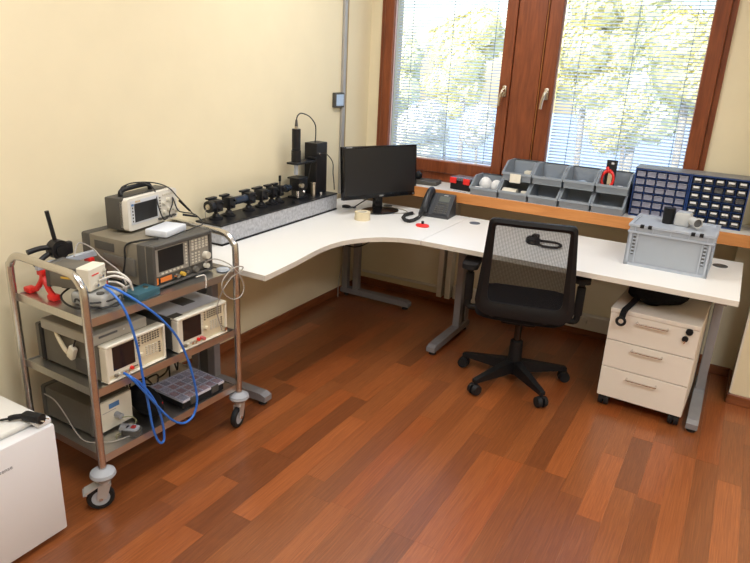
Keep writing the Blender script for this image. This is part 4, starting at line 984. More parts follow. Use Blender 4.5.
# ================================================================== CART
CT = thing('service_cart', 'stainless steel three shelf service cart loaded with instruments', 'cart', (0.3765, -2.465, 0), -2.05)
HX, HY = 0.220, 0.3625
bumpers = []
for sy in (-1, 1):
    y = sy * HY
    pts = [(-HX, y, 0.16), (-HX, y, 0.5), (-HX, y, 0.84), (-HX + 0.012, y, 0.885), (-HX + 0.040, y, 0.913), (-HX + 0.085, y, 0.922), (0, y, 0.922), (HX - 0.085, y, 0.922), (HX - 0.040, y, 0.913), (HX - 0.012, y, 0.885), (HX, y, 0.84), (HX, y, 0.5), (HX, y, 0.16)]
    B().tube(pts, 0.0145, n=14, smooth=4).build('end_frame', STAINLESS, CT)
for zt in (0.757, 0.482, 0.207):
    sx_, sy_ = HX - 0.010, HY - 0.012
    sh = B().box(-sx_, sx_, -sy_, sy_, zt - 0.003, zt).build('shelf', SHELF, CT, smooth=False)
    B().box(sx_ - 0.002, sx_ + 0.002, -sy_, sy_, zt - 0.026, zt + 0.005).box(-sx_ - 0.002, -sx_ + 0.002, -sy_, sy_, zt - 0.026, zt + 0.005).box(-sx_, sx_, -sy_ - 0.002, -sy_ + 0.002, zt - 0.026, zt + 0.005).box(-sx_, sx_, sy_ - 0.002, sy_ + 0.002, zt - 0.026, zt + 0.005).build('rim', SHELF, sh, smooth=False)
for sx in (-1, 1):
    for sy in (-1, 1):
        x, y = sx * HX, sy * HY
        B().lathe([(0.016, 0.125), (0.036, 0.132), (0.047, 0.146), (0.044, 0.158), (0.026, 0.170), (0.016, 0.172)], 24, T(x, y, 0)).build('bumper', GREYBUMP, CT)
        cs = thing('caster', '', ''); del cs['label']; del cs['category']; cs.parent = CT
        cs.location = (x, y, 0); cs.rotation_euler = (0, 0, R_(-32 if (sx > 0 and sy < 0) else 14))
        B().cyl((0, 0, 0.108), (0, 0, 0.128), 0.022, n=18).prism([(-0.022, 0.108), (0.024, 0.108), (0.004, 0.046), (-0.030, 0.046)], -0.018, -0.0155, 'x', Rz(0)).prism([(-0.022, 0.108), (0.024, 0.108), (0.004, 0.046), (-0.030, 0.046)], 0.0155, 0.018, 'x').box(-0.018, 0.018, -0.024, 0.024, 0.105, 0.109).build('fork', mat('zinc_plate', (0.52, 0.51, 0.50), 0.35, metal=0.5, var=0.04), cs)
        B().lathe([(0.033, -0.012), (0.046, -0.012), (0.050, -0.006), (0.050, 0.006), (0.046, 0.012), (0.033, 0.012)], 28, T(0, -0.016, 0.050) @ Ry(90), closed=True).build('tyre', RUBBER, cs)
        B().cyl((-0.009, -0.016, 0.05), (0.009, -0.016, 0.05), 0.034, n=24).build('wheel_disc', CRATEG, cs)
        B().cyl((-0.022, -0.016, 0.05), (0.022, -0.016, 0.05), 0.007, n=12).build('axle', CHROME, cs)
        if sx > 0 and sy < 0:
            B().prism([(-0.070, 0.090), (-0.020, 0.112), (-0.018, 0.108), (-0.066, 0.082)], -0.022, 0.022, 'x').box(-0.024, 0.024, -0.076, -0.062, 0.080, 0.084).build('brake_pedal', MATS['zinc_plate'], cs)
S1, S2, S3 = 0.7575, 0.4825, 0.2075

def inst(name, label, cat, loc, rotz, w, d, h, body, shells=()):
    """bench instrument; front at local x=0 looking to +x, width along y"""
    t = thing(name, label, cat, loc, rotz)
    B().box(-d, -0.022, -w / 2, w / 2, 0.008, h, 0.006).build('case', body, t)
    for x in (-0.05, -d + 0.05):
        for s in (-1, 1): B().box(x - 0.012, x + 0.012, s * (w / 2 - 0.03) - 0.012, s * (w / 2 - 0.03) + 0.012, 0, 0.009).build('foot', RUBBER, t, smooth=False)
    def part(nm, y0, y1, z0, z1, x0, x1, m, bev=0.0, parent=None):
        return B().box(x0, x1, -w / 2 + y0 * w, -w / 2 + y1 * w, 0.008 + z0 * (h - 0.008), 0.008 + z1 * (h - 0.008), bev, seg=1).build(nm, m, parent or t, smooth=bool(bev))
    def knob(nm, yf, zf, r, L, m, parent=None):
        y = -w / 2 + yf * w; z = 0.008 + zf * (h - 0.008)
        return B().cyl((0.0, y, z), (L, y, z), r, r * 0.9, n=18).build(nm, m, parent or t)
    def keys(y0, y1, ny, z0, z1, nz, m, fill=0.66, th=0.004, x=0.0, parent=None):
        src = None
        dy, dz = (y1 - y0) * w / ny, (z1 - z0) * (h - 0.008) / nz
        for i in range(ny):
            for j in range(nz):
                p = (x, -w / 2 + y0 * w + (i + 0.5) * dy, 0.008 + z0 * (h - 0.008) + (j + 0.5) * dz)
                if src is None:
                    src = B().box(-0.001, th, -dy * fill / 2, dy * fill / 2, -dz * fill / 2, dz * fill / 2).build('key', m, parent or t, smooth=False); src.location = p
                else: copy_part(src, parent or t, p)
    return t, part, knob, keys

# --- big spectrum analyser on the top shelf
A, part, knob, keys = inst('spectrum_analyser', 'big tan and dark grey spectrum analyser on the top cart shelf', 'test instrument', (0.516, -2.322, S1), 2.4, 0.335, 0.375, 0.180, INSTT)
w, h = 0.335, 0.180
bz = B()
for a in ((-w / 2, -w / 2 + 0.014, 0.006, h + 0.003), (w / 2 - 0.014, w / 2, 0.006, h + 0.003)): bz.box(-0.030, 0.010, a[0], a[1], a[2], a[3], 0.003, seg=1)
bz.box(-0.030, 0.010, -w / 2 + 0.012, w / 2 - 0.012, h - 0.014, h + 0.003, 0.003, seg=1).box(-0.030, 0.010, -w / 2 + 0.012, w / 2 - 0.012, 0.006, 0.016, 0.003, seg=1)
bz.build('bezel', INSTD, A)
B().box(-0.075, -0.030, -w / 2 - 0.003, w / 2 + 0.003, 0.008, h + 0.002, 0.006).build('front_collar', INSTD, A)
B().box(-0.385, -0.335, -w / 2 - 0.004, w / 2 + 0.004, 0.006, h + 0.004, 0.010).build('rear_bumper', INSTD, A)
sd = B().box(-0.26, -0.09, -w / 2 - 0.010, -w / 2, 0.075, 0.115, 0.006).build('side_handle', INSTG, A)
B().box(-0.15, -0.08, -w / 2 - 0.014, -w / 2 - 0.001, 0.045, 0.120, 0.008).build('handle_pad', INSTG, sd)
B().box(-0.31, -0.20, -w / 2 - 0.002, -w / 2 + 0.002, 0.125, 0.160, 0.001, seg=1).build('side_vent', INSTD, A)
part('front_panel', 0.04, 0.96, 0.07, 0.93, -0.022, -0.002, INSTD)
part('display_panel', 0.05, 0.59, 0.26, 0.92, -0.002, 0.001, PANELG)
part('screen', 0.10, 0.505, 0.36, 0.88, 0.001, 0.002, SCREEN)
keys(0.12, 0.50, 6, 0.275, 0.345, 1, KEYL, 0.5, 0.003, 0.001); keys(0.52, 0.575, 1, 0.34, 0.88, 7, KEYL, 0.5, 0.003, 0.001)
part('keypad_panel', 0.615, 0.955, 0.26, 0.92, -0.002, 0.001, PANELG)
keys(0.63, 0.94, 5, 0.62, 0.90, 4, KEYL, 0.62, 0.004, 0.001); keys(0.63, 0.80, 3, 0.29, 0.58, 4, KEYL, 0.5, 0.003, 0.001)
knob('tuning_knob', 0.885, 0.42, 0.017, 0.022, KEYL)
part('orange_patch', 0.045, 0.085, 0.08, 0.23, -0.002, 0.002, ORANGE); part('orange_label', 0.12, 0.30, 0.10, 0.21, -0.002, 0.001, ORANGE)
knob('connector', 0.36, 0.155, 0.011, 0.018, CHROME); knob('yellow_plug', 0.46, 0.155, 0.009, 0.020, GOLDP); knob('probe_socket', 0.55, 0.16, 0.007, 0.01, BRASSH)
knob('volume_knob', 0.70, 0.14, 0.014, 0.014, INSTG); knob('lower_knob', 0.885, 0.15, 0.012, 0.018, KEYL)
part('key_button', 0.09, 0.11, 0.09, 0.19, -0.002, 0.003, BLACKP)
# --- oscilloscope standing on the analyser
ZT = S1 + 0.1845
O, part, knob, keys = inst('oscilloscope', 'pale digital oscilloscope standing on the big analyser', 'oscilloscope', (0.296, -2.262, ZT), 9.7, 0.315, 0.115, 0.140, INSTD)
w, h = 0.315, 0.140
B().prism([(y, z) for y, z in rrect(w, h - 0.008, 0.012, 4, 0, 0.004 + h / 2)], -0.040, 0.0, 'x').build('front_shell', OFFW, O)
part('display_panel', 0.05, 0.60, 0.18, 0.92, 0.0, 0.002, PALEF := mat('pale_blue_grey', (0.58, 0.60, 0.63), 0.5, var=0.02))
part('screen', 0.115, 0.56, 0.24, 0.82, 0.002, 0.003, SCREEN)
keys(0.065, 0.095, 1, 0.24, 0.86, 6, INSTD, 0.5, 0.002, 0.002)
part('blue_key', 0.062, 0.098, 0.77, 0.83, 0.002, 0.005, BLUEST)
text('brand_mark', 'RIGOL', 0.011, GOLDP, O, T(0.0022, -w / 2 + 0.19 * w, 0.008 + 0.875 * 0.132) @ Rz(90) @ Rx(90))
for yf, zf in ((0.70, 0.60), (0.70, 0.30), (0.80, 0.68), (0.80, 0.34), (0.90, 0.58), (0.90, 0.34), (0.97, 0.25)): knob('knob', yf, zf, 0.0095, 0.014, KEYL)
keys(0.61, 0.65, 1, 0.30, 0.85, 6, KEYD, 0.45, 0.003, 0.0); keys(0.68, 0.95, 6, 0.80, 0.92, 1, KEYL, 0.55, 0.003, 0.0)
keys(0.56, 0.94, 5, 0.08, 0.17, 1, INSTD, 0.6, 0.012, 0.0)
hd_ = B().tube([(-0.065, -0.12, h - 0.004), (-0.065, -0.115, h + 0.018), (-0.065, -0.08, h + 0.026), (-0.065, 0.03, h + 0.026), (-0.065, 0.06, h + 0.018), (-0.065, 0.065, h - 0.004)], 0.010, n=10).build('carry_handle', BLACKP, O)
tag(B().box(-0.05, 0.05, -0.075, 0.075, 0, 0.028, 0.006).build('white_plastic_box', mat('milky_plastic', (0.66, 0.70, 0.76), 0.35, var=0.02)), 'flat milky white plastic box on the big analyser before the oscilloscope', 'box')
o = bpy.data.objects['white_plastic_box']; setloc(o, (0.418, -2.312, ZT), 14)
# probe leads
def cab(name, pts, r, m_, label, cat='cable', n=6): return tag(B().tube(pts, r, n=n).build(name, m_), label, cat)
ow = O.matrix_basis.copy()
bpy.context.view_layer.update(); ow = O.matrix_basis.copy()
def ol(x, y, z): return ow @ Vector((x, y, z))
cab('probe_lead', [ol(0.012, 0.07, 0.020), ol(0.03, 0.02, 0.03), ol(0.015, 0.01, 0.09), ol(-0.02, 0.03, 0.155), ol(-0.06, -0.02, 0.182), ol(-0.07, -0.10, 0.175), ol(-0.05, -0.13, 0.150), ol(-0.075, -0.06, 0.180), ol(-0.04, 0.04, 0.176), ol(0.0, 0.10, 0.150), ol(0.02, 0.14, 0.10), ol(0.045, 0.185, 0.038), ol(0.06, 0.20, 0.012)], 0.0028, CORDB, 'black probe lead coiled over the oscilloscope handle')
cab('second_probe_lead', [ol(0.012, 0.10, 0.020), ol(0.04, 0.05, 0.05), ol(0.05, 0.06, 0.09), ol(0.03, 0.09, 0.11), ol(0.03, 0.12, 0.05), ol(0.07, 0.11, 0.045), ol(0.12, 0.12, 0.040), ol(0.165, 0.11, 0.008), ol(0.17, 0.05, 0.006), ol(0.175, -0.02, 0.006)], 0.0028, CORDB, 'black probe lead lying across the white plastic box')
tag(B().tube([ol(0.018, 0.150, 0.085), ol(0.045, 0.188, 0.034)], 0.005, smooth=0).build('oscilloscope_probe', BLACKP), 'slim black probe leaning at the right of the oscilloscope', 'probe')
tag(B().tube([ol(0.085, 0.08, 0.043), ol(0.135, 0.115, 0.034)], 0.005, smooth=0).build('oscilloscope_probe', BLACKP), 'slim black probe resting on the white plastic box', 'probe')
cab('analyser_side_cable', [(0.47, -2.40, ZT + 0.004), (0.44, -2.47, ZT + 0.003), (0.40, -2.504, 0.925), (0.395, -2.508, 0.86), (0.38, -2.512, 0.80), (0.40, -2.53, 0.765)], 0.004, CORDB, 'black cable running over the top edge of the big analyser')

# --- small amplifier box and things around it
gb = thing('grey_base_unit', 'light grey plastic unit lying under the small amplifier box', 'base unit', (0.445, -2.685, S1), 14)
B().box(-0.07, 0.075, -0.06, 0.06, 0, 0.05, 0.014, seg=3).build('unit_body', mat('light_grey_plastic', (0.36, 0.36, 0.34), 0.5, var=0.03), gb)
B().cyl((0.045, -0.035, 0.049), (0.045, -0.035, 0.054), 0.014, n=18).build('dial', INSTD, gb)
AP, part, knob, keys = inst('amplifier_box', 'small grey amplifier box with white front and cable plugs', 'amplifier', (0.462, -2.685, S1 + 0.0505), 16, 0.095, 0.175, 0.090, INSTG)
B().box(-0.055, 0.0, -0.0485, 0.0485, 0.006, 0.092, 0.004, seg=1).build('front_cover', CREAML, AP)
B().box(-0.185, -0.165, -0.0495, 0.0495, 0.005, 0.093, 0.004, seg=1).build('rear_cover', INSTD, AP)
for yf, zf in ((0.30, 0.22), (0.85, 0.72), (0.85, 0.30), (0.62, 0.55)):
    c = knob('socket', yf, zf, 0.0065, 0.014, CHROME)
part('side_label', 0.15, 0.55, 0.66, 0.72, -0.001, 0.0006, REDP)
B().box(-0.12, -0.07, -0.0492, -0.0474, 0.045, 0.052).build('gold_label', GOLDP, AP, smooth=False)
tl = thing('teal_case', 'dark teal flat case beside the small amplifier on the top shelf', 'case', (0.532, -2.548, S1), 4)
B().box(-0.045, 0.035, -0.058, 0.055, 0, 0.030, 0.004).build('case_body', TEAL, tl)
B().cyl((-0.005, 0.02, 0.030), (-0.005, 0.02, 0.034), 0.010, n=16).build('button', BRASSH, tl)
# red footed holder with aluminium bar and black clamp
rh = thing('red_footed_holder', 'aluminium bar on red forked feet at the back of the top shelf', 'holder', (0.232, -2.752, S1), 0)
def fork(y):
    B().tube([(-0.060, y - 0.015, 0.014), (-0.030, y - 0.008, 0.022), (-0.004, y, 0.062), (0.0, y, 0.090)], 0.011, n=8).tube([(0.078, y - 0.015, 0.014), (0.040, y - 0.008, 0.035), (0.010, y, 0.068), (0.0, y, 0.090)], 0.011, n=8).build('fork', REDP, rh)
    for x in (-0.062, 0.080): B().box(x - 0.024, x + 0.016, y - 0.030, y + 0.004, 0, 0.022, 0.005).build('foot', REDP, rh)
    B().box(-0.018, 0.018, y - 0.012, y + 0.012, 0.078, 0.100, 0.004).build('saddle', REDP, rh)
fork(0.0); fork(0.205)
B().box(-0.010, 0.010, -0.020, 0.235, 0.100, 0.124, 0.002, seg=1).build('bar', CRATEG, rh)
bc = thing('black_clamp', 'black swivel clamp with three rods on the red footed holder', 'clamp', (0.215, -2.672, S1 + 0.160), 0)
B().cyl((-0.012, 0.0, 0.0), (0.028, 0.0, 0.0), 0.037, n=26).box(-0.004, 0.02, 0.0, 0.060, -0.03, 0.022, 0.008).build('clamp_hub', BLACKM, bc)
B().cyl((0.028, 0, 0), (0.034, 0, 0), 0.022, n=22).build('clamp_cap', BLACKP, bc)
B().cyl((0.0, 0.0, -0.03), (0.004, 0.004, -0.055), 0.010, n=12).build('stem', BLACKM, bc)
for p, q, r in (((0.0, 0.0, 0.02), (0.0, -0.022, 0.150), 0.008), ((0.0, -0.01, 0.008), (-0.02, -0.105, 0.004), 0.010), ((0.0, -0.015, -0.008), (0.0, -0.095, -0.048), 0.010)):
    B().tube([p, ((p[0] + q[0]) / 2, (p[1] + q[1]) / 2, (p[2] + q[2]) / 2 + (0.006 if r > 0.009 else 0)), q], r, n=12).build('rod', BLACKM, bc)
cab('thin_wire', [(0.30, -2.66, 0.90), (0.25, -2.60, 0.93), (0.26, -2.55, 0.90), (0.34, -2.57, 0.88), (0.42, -2.56, 0.84), (0.47, -2.57, 0.80)], 0.003, CORDG, 'pale wire behind the small amplifier box')
for k, pts in enumerate(([(0.478, -2.655, 0.872), (0.52, -2.64, 0.875), (0.545, -2.62, 0.85), (0.53, -2.60, 0.82), (0.50, -2.61, 0.80)], [(0.480, -2.655, 0.835), (0.52, -2.65, 0.84), (0.535, -2.63, 0.82), (0.52, -2.615, 0.795)], [(0.478, -2.69, 0.85), (0.52, -2.66, 0.868), (0.55, -2.625, 0.845), (0.54, -2.60, 0.80)])):
    cab('patch_lead', pts, 0.0042, CORDW, ['white patch lead from the upper plug of the small amplifier', 'short white patch lead from the lower right plug of the amplifier', 'white patch lead from the middle plug of the amplifier'][k])
cab('loop_cable', [(0.42, -2.76, 0.775), (0.46, -2.78, 0.80), (0.50, -2.77, 0.79), (0.53, -2.70, 0.785), (0.55, -2.66, 0.80), (0.56, -2.69, 0.770), (0.50, -2.74, 0.765)], 0.0035, CORDB, 'black cable looped before the small amplifier')
cab('shelf_cable', [(0.33, -2.70, 0.80), (0.36, -2.77, 0.79), (0.41, -2.79, 0.775), (0.47, -2.785, 0.768), (0.52, -2.74, 0.766)], 0.004, CORDB, 'black cable on the shelf under the amplifier box')

# --- two cream analysers on the middle shelf
def cream_analyser(name, label, loc, rotz, topm, body):
    w, d, h = 0.278, 0.40, 0.153
    t, part, knob, keys = inst(name, label, 'test instrument', loc, rotz, w, d, h, body)
    B().box(-d + 0.01, -0.03, -w / 2 + 0.002, w / 2 - 0.002, h - 0.001, h + 0.002).build('top_cover', topm, t, smooth=False)
    fr_ = B()
    for (y0, y1, z0, z1) in ((-w / 2, w / 2, h - 0.010, h + 0.002), (-w / 2, w / 2, 0.006, 0.014), (-w / 2, -w / 2 + 0.009, 0.012, h - 0.008), (w / 2 - 0.009, w / 2, 0.012, h - 0.008)):
        fr_.box(-0.035, 0.008, y0, y1, z0, z1, 0.003, seg=1)
    fr_.build('bezel', CREAML, t)
    part('front_panel', 0.025, 0.975, 0.03, 0.95, -0.024, -0.004, CREAM)
    part('display_panel', 0.03, 0.52, 0.16, 0.94, -0.004, -0.001, CREAML)
    part('screen', 0.12, 0.475, 0.26, 0.90, -0.001, 0.0005, mat('screen_brown_black', (0.020, 0.013, 0.012), 0.25, var=0.05))
    keys(0.49, 0.515, 1, 0.30, 0.88, 6, KEYL, 0.55, 0.003, -0.001)
    keys(0.545, 0.58, 1, 0.62, 0.92, 4, KEYD, 0.55, 0.004, -0.004)
    keys(0.60, 0.92, 7, 0.66, 0.92, 4, KEYD, 0.5, 0.004, -0.004)
    keys(0.66, 0.88, 4, 0.26, 0.56, 5, KEYL, 0.58, 0.004, -0.004); keys(0.885, 0.935, 1, 0.22, 0.56, 5, KEYD, 0.5, 0.004, -0.004)
    knob('round_knob', 0.57, 0.40, 0.010, 0.014, CREAM)
    for yf, m_ in ((0.14, KEYD), (0.20, KEYL), (0.27, CHROME), (0.34, CHROME)): knob('socket', yf, 0.13, 0.0065, 0.010, m_)
    knob('red_button', 0.40, 0.155, 0.0075, 0.010, REDP)
    keys(0.44, 0.52, 3, 0.11, 0.17, 1, KEYD, 0.5, 0.003, -0.003)
    B().box(-d + 0.03, -d + 0.055, -w / 2 - 0.006, w / 2 + 0.006, 0.006, h + 0.006, 0.004, seg=1).build('rear_frame', BLACKP, t)
    return t, part, knob, keys
SL_, part, knob, keys = cream_analyser('cream_analyser', 'cream fronted analyser at the left of the middle shelf with blue cables plugged in', (0.571, -2.632, S2), 0.0, INSTG, INSTG)
B().box(-0.17, -0.06, -0.1405, -0.1385, 0.02, 0.075, 0.0005, seg=1).build('side_strap_plate', INSTD, SL_)
SR_, part, knob, keys = cream_analyser('cream_analyser', 'cream fronted analyser with pale top at the right of the middle shelf', (0.586, -2.300, S2), -1.6, INSTL, INSTD)
knob('pink_plug', 0.47, 0.16, 0.008, 0.022, mat('pink_plastic', (0.55, 0.12, 0.12), 0.5, var=0.05)); knob('clip_knob', 0.93, 0.16, 0.010, 0.018, CHROME)
B().box(-0.17, -0.09, -0.02, 0.05, 0.155, 0.1565).build('top_plate', INSTD, SR_, smooth=False)
B().box(-0.05, -0.015, -0.139, -0.09, 0.155, 0.1575).build('corner_cap', INSTD, SR_, smooth=False)
o_ = thing('flat_grey_unit', 'flat grey unit lying on the left cream analyser', 'test instrument', (0.545, -2.668, S2 + 0.156), 0)
B().box(-0.30, 0.0, -0.125, 0.118, 0.0, 0.040, 0.004, seg=1).build('unit_case', mat('warm_grey_case', (0.34, 0.32, 0.27), 0.55, var=0.03), o_)
B().box(0.0, 0.0015, -0.10, -0.02, 0.024, 0.032).build('slot', GROOVE, o_, smooth=False)
B().box(0.0, 0.0015, 0.005, 0.012, 0.024, 0.030).build('led', PALEP, o_, smooth=False)
pc = thing('white_connector', 'white cable connector hanging at the side of the left cream analyser', 'connector', (0.415, -2.79, S2 + 0.10), 0)
B().box(-0.016, 0.016, -0.010, 0.010, -0.028, 0.026, 0.005, M=Ry(25)).build('shell', CREAML, pc)
B().tube([(-0.012, 0.004, -0.022), (-0.05, 0.004, 0.0), (-0.085, 0.006, 0.04), (-0.10, 0.010, 0.06)], 0.008, n=8).build('tail', CREAM, pc)
B().tube([(0.012, 0.0, 0.026), (0.018, 0.004, 0.05), (0.016, 0.01, 0.062)], 0.003, n=6).build('wire', CORDB, pc)

# --- lower shelf
LB, part, knob, keys = inst('grey_power_unit', 'dark grey box with cream front on the bottom cart shelf', 'test instrument', (0.456, -2.667, S3), 0, 0.184, 0.315, 0.140, INSTG)
B().box(-0.032, -0.012, -0.094, 0.094, 0.004, 0.143, 0.006).build('front_collar', INSTG, LB)
B().box(-0.014, 0.0, -0.088, 0.088, 0.010, 0.138, 0.003, seg=1).build('front_panel', CREAML, LB)
B().box(-0.32, -0.29, -0.095, 0.095, 0.005, 0.144, 0.005, seg=1).build('rear_collar', INSTD, LB)
part('blue_label', 0.38, 0.64, 0.70, 0.86, 0.0, 0.001, BLUEST)
part('print_line', 0.20, 0.55, 0.62, 0.635, 0.0, 0.0006, GREYP)
kn = knob('plug', 0.55, 0.42, 0.013, 0.030, GREYBUMP)
cab('thin_green_wire', [(0.488, -2.658, S3 + 0.060), (0.505, -2.63, S3 + 0.055), (0.510, -2.61, S3 + 0.03), (0.51, -2.63, S3 + 0.008), (0.52, -2.66, S3 + 0.004), (0.50, -2.70, S3 + 0.004), (0.53, -2.72, S3 + 0.004)], 0.0022, mat('olive_wire', (0.30, 0.31, 0.18), 0.5, var=0.05), 'thin olive wire from the plug of the bottom shelf box')
cab('pale_side_wire', [(0.17, -2.769, S3 + 0.115), (0.24, -2.773, S3 + 0.11), (0.30, -2.776, S3 + 0.07), (0.38, -2.785, S3 + 0.012), (0.45, -2.79, S3 + 0.004), (0.52, -2.74, S3 + 0.004), (0.55, -2.66, S3 + 0.004)], 0.0025, CORDG, 'pale wire along the side of the bottom shelf box')
cn = thing('round_connector', 'round grey connector lying before the bottom shelf box', 'connector', (0.506, -2.665, S3), 20)
B().cyl((-0.012, 0, 0.020), (0.012, 0, 0.020), 0.020, n=22).build('ring', GREYBUMP, cn)
B().cyl((0.012, 0, 0.020), (0.016, 0, 0.020), 0.013, n=18).build('socket', BLACKP, cn)
cmats0 = mat('dark_red', (0.35, 0.02, 0.02), 0.5, var=0.05)
db = thing('loose_meter', 'small grey gadget with red part near the front of the bottom shelf', 'gadget', (0.532, -2.652, S3), 25)
B().prism(rrect(0.075, 0.055, 0.02, 5), 0, 0.022).build('shell', INSTD, db)
B().prism(rrect(0.060, 0.042, 0.016, 5), 0.022, 0.028).build('rim', CRATEG, db)
B().box(0.0, 0.018, -0.012, 0.008, 0.028, 0.034, 0.002, seg=1).build('red_part', cmats0, db)
bk = thing('black_pouch', 'rounded black pouch with red stripe on the bottom shelf beside the grey box', 'pouch', (0.46, -2.510, S3), -14)
def pouchf(u, v):
    a = 2 * math.pi * u; t = v
    k = math.sin(math.pi * (0.06 + 0.94 * t) * 0.999) ** 0.5 if t < 1 else 0.0
    return (Vector((0.115 * (2 * t - 1), 0.052 * k * math.cos(a), 0.056 + 0.056 * k * math.sin(a))), Vector((0, 0, 0)))
q = B().grid(pouchf, 28, 18); bmesh.ops.remove_doubles(q.bm, verts=q.bm.verts, dist=0.0006)
ee = [e for e in q.bm.edges if e.is_boundary]
if ee: bmesh.ops.contextual_create(q.bm, geom=ee)
q.build('pouch_body', FABRIC, bk, ang=80)
B().tube([(0.085, -0.026, 0.070), (0.094, 0.0, 0.076), (0.086, 0.026, 0.074)], 0.0035, n=6).build('red_stripe', REDP, bk)
og = thing('organiser_box', 'compartment organiser with clear lid on the right of the bottom shelf', 'organiser', (0.470, -2.290, S3), -3)
ow_, od_ = 0.235, 0.21    # along y, along x
B().box(-od_ / 2, od_ / 2, -ow_ / 2, ow_ / 2, 0, 0.034, 0.004, seg=1).build('tray', BLACKP, og)
B().box(-od_ / 2 - 0.003, od_ / 2 + 0.003, -ow_ / 2 - 0.003, ow_ / 2 + 0.003, 0.0445, 0.047, 0.001, seg=1).build('clear_lid', CLEARL, og)
rim_ = B()
for i in range(5): 
    x = -od_ / 2 + i * od_ / 4; rim_.box(x - 0.0018, x + 0.0018, -ow_ / 2, ow_ / 2, 0.034, 0.0445)
for j in range(7):
    y = -ow_ / 2 + j * ow_ / 6; rim_.box(-od_ / 2, od_ / 2, y - 0.0018, y + 0.0018, 0.034, 0.0445)
rim_.build('divider_grid', mat('milky_divider', (0.62, 0.62, 0.70), 0.5, var=0.02), og, smooth=False)
cmats = [mat('parts_maroon', (0.32, 0.11, 0.11), 0.6, var=0.3, scale=200), mat('parts_slate', (0.20, 0.20, 0.26), 0.6, var=0.3, scale=200), mat('parts_rust', (0.42, 0.16, 0.14), 0.6, var=0.3, scale=200), mat('parts_lilac', (0.38, 0.35, 0.42), 0.6, var=0.3, scale=200)]
rc = random.Random(5); cp = {}
for i in range(4):
    for j in range(6):
        k = rc.choice((0, 0, 1, 1, 2, 3)); p = (-od_ / 2 + (i + 0.5) * od_ / 4, -ow_ / 2 + (j + 0.5) * ow_ / 6, 0.034)
        if k not in cp:
            cp[k] = B().box(-0.022, 0.022, -0.0165, 0.0165, 0, 0.006).build('compartment', cmats[k], og, smooth=False); cp[k].location = p
        else: copy_part(cp[k], og, p)
for y in (-0.06, 0.06): B().box(od_ / 2, od_ / 2 + 0.008, y - 0.02, y + 0.02, 0.012, 0.046, 0.002, seg=1).build('latch', INSTD, og)
rr2 = random.Random(11)
for k in range(5):
    pts = []; x, y, z = 0.24 + 0.02 * k, -2.47 + 0.03 * k, S3 + 0.02
    for i in range(9):
        pts.append((x, y, z)); x = min(max(x + rr2.uniform(-0.06, 0.06), 0.19), 0.355); y = min(max(y + rr2.uniform(-0.09, 0.09), -2.50), -2.15); z = S3 + rr2.uniform(0.008, 0.085)
    cab('tangled_cable', pts, 0.0042, CORDB, 'black cable in the tangle at the back of the bottom shelf'); bpy.context.scene.collection.objects[-1]
for o in [x for x in bpy.data.objects if x.name.startswith('tangled_cable')]: o['group'] = 'tangled black cables on the bottom shelf'

# --- blue measuring cables hanging in front of the cart
def pxs(lst, x0): return [hit(u, v, 0, x) for (u, v, x) in [(p[0], p[1], p[2] if len(p) > 2 else x0) for p in lst]]
cab('blue_cable', pxs([(104, 287, 0.49), (112, 293, 0.56), (122, 305, 0.605), (131, 325), (138, 350), (143, 378), (148, 402), (153, 428), (159, 442), (164, 440), (163, 425), (158, 408), (150, 394), (140, 383), (131, 377), (124, 373, 0.588)], 0.622), 0.0048, BLUEC, 'blue cable hanging from the amplifier and looping low at the left analyser', n=8)
cab('blue_cable', pxs([(106, 285, 0.49), (120, 291, 0.56), (140, 303, 0.605), (160, 318), (177, 337), (188, 360), (195, 385), (197, 402), (193, 416), (184, 423), (174, 421), (164, 413), (152, 400), (141, 388), (131, 378), (126, 374.5, 0.588)], 0.632), 0.0048, BLUEC, 'blue cable swinging wide to the right over the cart shelves', n=8)
cab('grey_loop_cable', pxs([(205, 262, 0.52), (214, 259, 0.55), (225, 262, 0.60), (234, 268, 0.635), (241, 278), (244, 288), (240, 297), (232, 299), (224, 293), (222, 283), (228, 273), (236, 267), (243, 267), (240, 272), (232, 277, 0.635), (224, 288), (219, 300, 0.62), (217, 312, 0.61), (222, 330, 0.605)], 0.645), 0.0028, CORDG, 'thin grey cable looped around the right front cart post', n=6)
cab('hanging_lead', pxs([(196, 277, 0.585), (204, 275, 0.60), (206, 279, 0.605), (206, 289, 0.605)], 0.605), 0.0025, CORDW, 'short white lead hanging over the top shelf edge', n=6)
tag(B().cyl(hit(206, 288, 0, 0.605), hit(206, 293, 0, 0.605), 0.004, n=8).build('lead_tip', BLACKP), 'black tip of the white lead at the shelf edge', 'plug')
tag(B().lathe([(0.024, 0), (0.030, 0.004), (0.026, 0.010), (0.010, 0.012)], 20, T(0.553, -2.13, S1)).build('pale_puck', CRATEG), 'pale flat puck at the right end of the top shelf', 'puck')

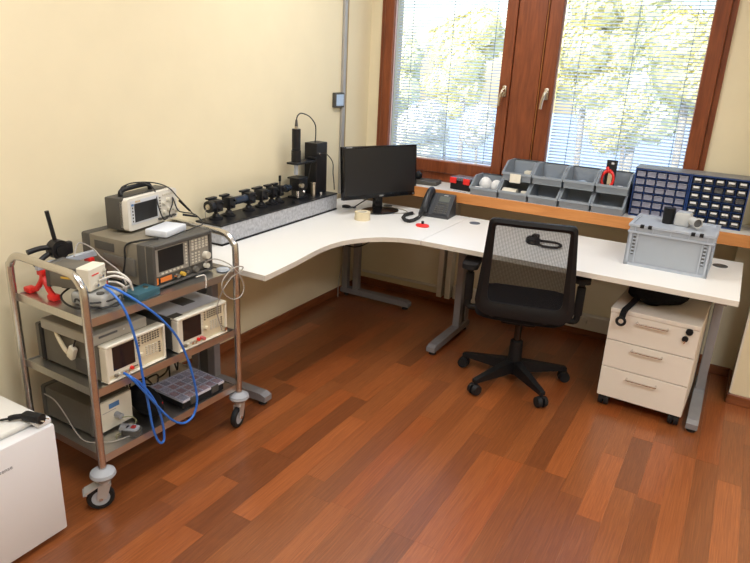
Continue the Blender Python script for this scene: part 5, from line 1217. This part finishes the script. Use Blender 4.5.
# ================================================================== FRIDGE
FX, FY = 0.588, -2.998
FG = thing('mini_fridge', 'small white fridge in the lower left corner beside the cart', 'fridge', (FX, FY, 0))
B().box(-0.48, -0.052, -0.45, -0.004, 0.02, 0.438, 0.004).build('cabinet', FRIDGE, FG)
B().box(-0.485, -0.056, -0.452, -0.002, 0.438, 0.462, 0.008).build('worktop', FRIDGET, FG)
B().box(-0.44, -0.10, -0.41, -0.045, 0.462, 0.4632, 0.0005, seg=1).build('top_inlay', FRIDGET, FG)
B().box(-0.048, 0.0, -0.452, -0.002, 0.022, 0.446, 0.006).build('door', FRIDGE, FG)
B().box(-0.054, -0.046, -0.445, -0.01, 0.03, 0.436).build('door_seal', GROOVE, FG, smooth=False)
B().box(-0.075, -0.012, -0.052, -0.002, 0.446, 0.468, 0.007).build('hinge_cover', FRIDGE, FG)
for x in (-0.43, -0.1):
    for y in (-0.40, -0.05): B().cyl((x, y, 0), (x, y, 0.021), 0.018, n=12).build('foot', BLACKP, FG)
e = hit(13.5, 464.5, 0, FX) - Vector((FX, FY, 0))
text('brand_mark', 'Hisense', 0.020, GREYP, FG, T(0.0006, e.y - 0.036, e.z - 0.006) @ Rz(90) @ Rx(90))
pg = thing('mains_plug', 'black angled mains plug with cord lying on the fridge', 'plug', hit(34, 421.5, 2, 0.4635), 14)
B().box(-0.040, 0.022, -0.016, 0.016, 0.002, 0.030, 0.008).build('plug_body', BLACKP, pg)
B().cyl((0.022, 0, 0.016), (0.034, 0, 0.016), 0.018, n=20).build('plug_face', BLACKP, pg)
B().tube([(-0.038, -0.004, 0.015), (-0.062, -0.018, 0.014), (-0.075, -0.026, 0.010)], 0.009, n=10).build('strain_relief', BLACKP, pg)
for s in (-1, 1): B().cyl((0.034, s * 0.0095, 0.016), (0.053, s * 0.0095, 0.016), 0.0024, n=8).build('pin', CHROME, pg)
B().tube([(-0.072, -0.024, 0.010), (-0.11, -0.045, 0.006), (-0.15, -0.055, 0.008), (-0.20, -0.08, 0.010), (-0.27, -0.10, 0.006)], 0.0042, n=8).build('cord', CORDB, pg)
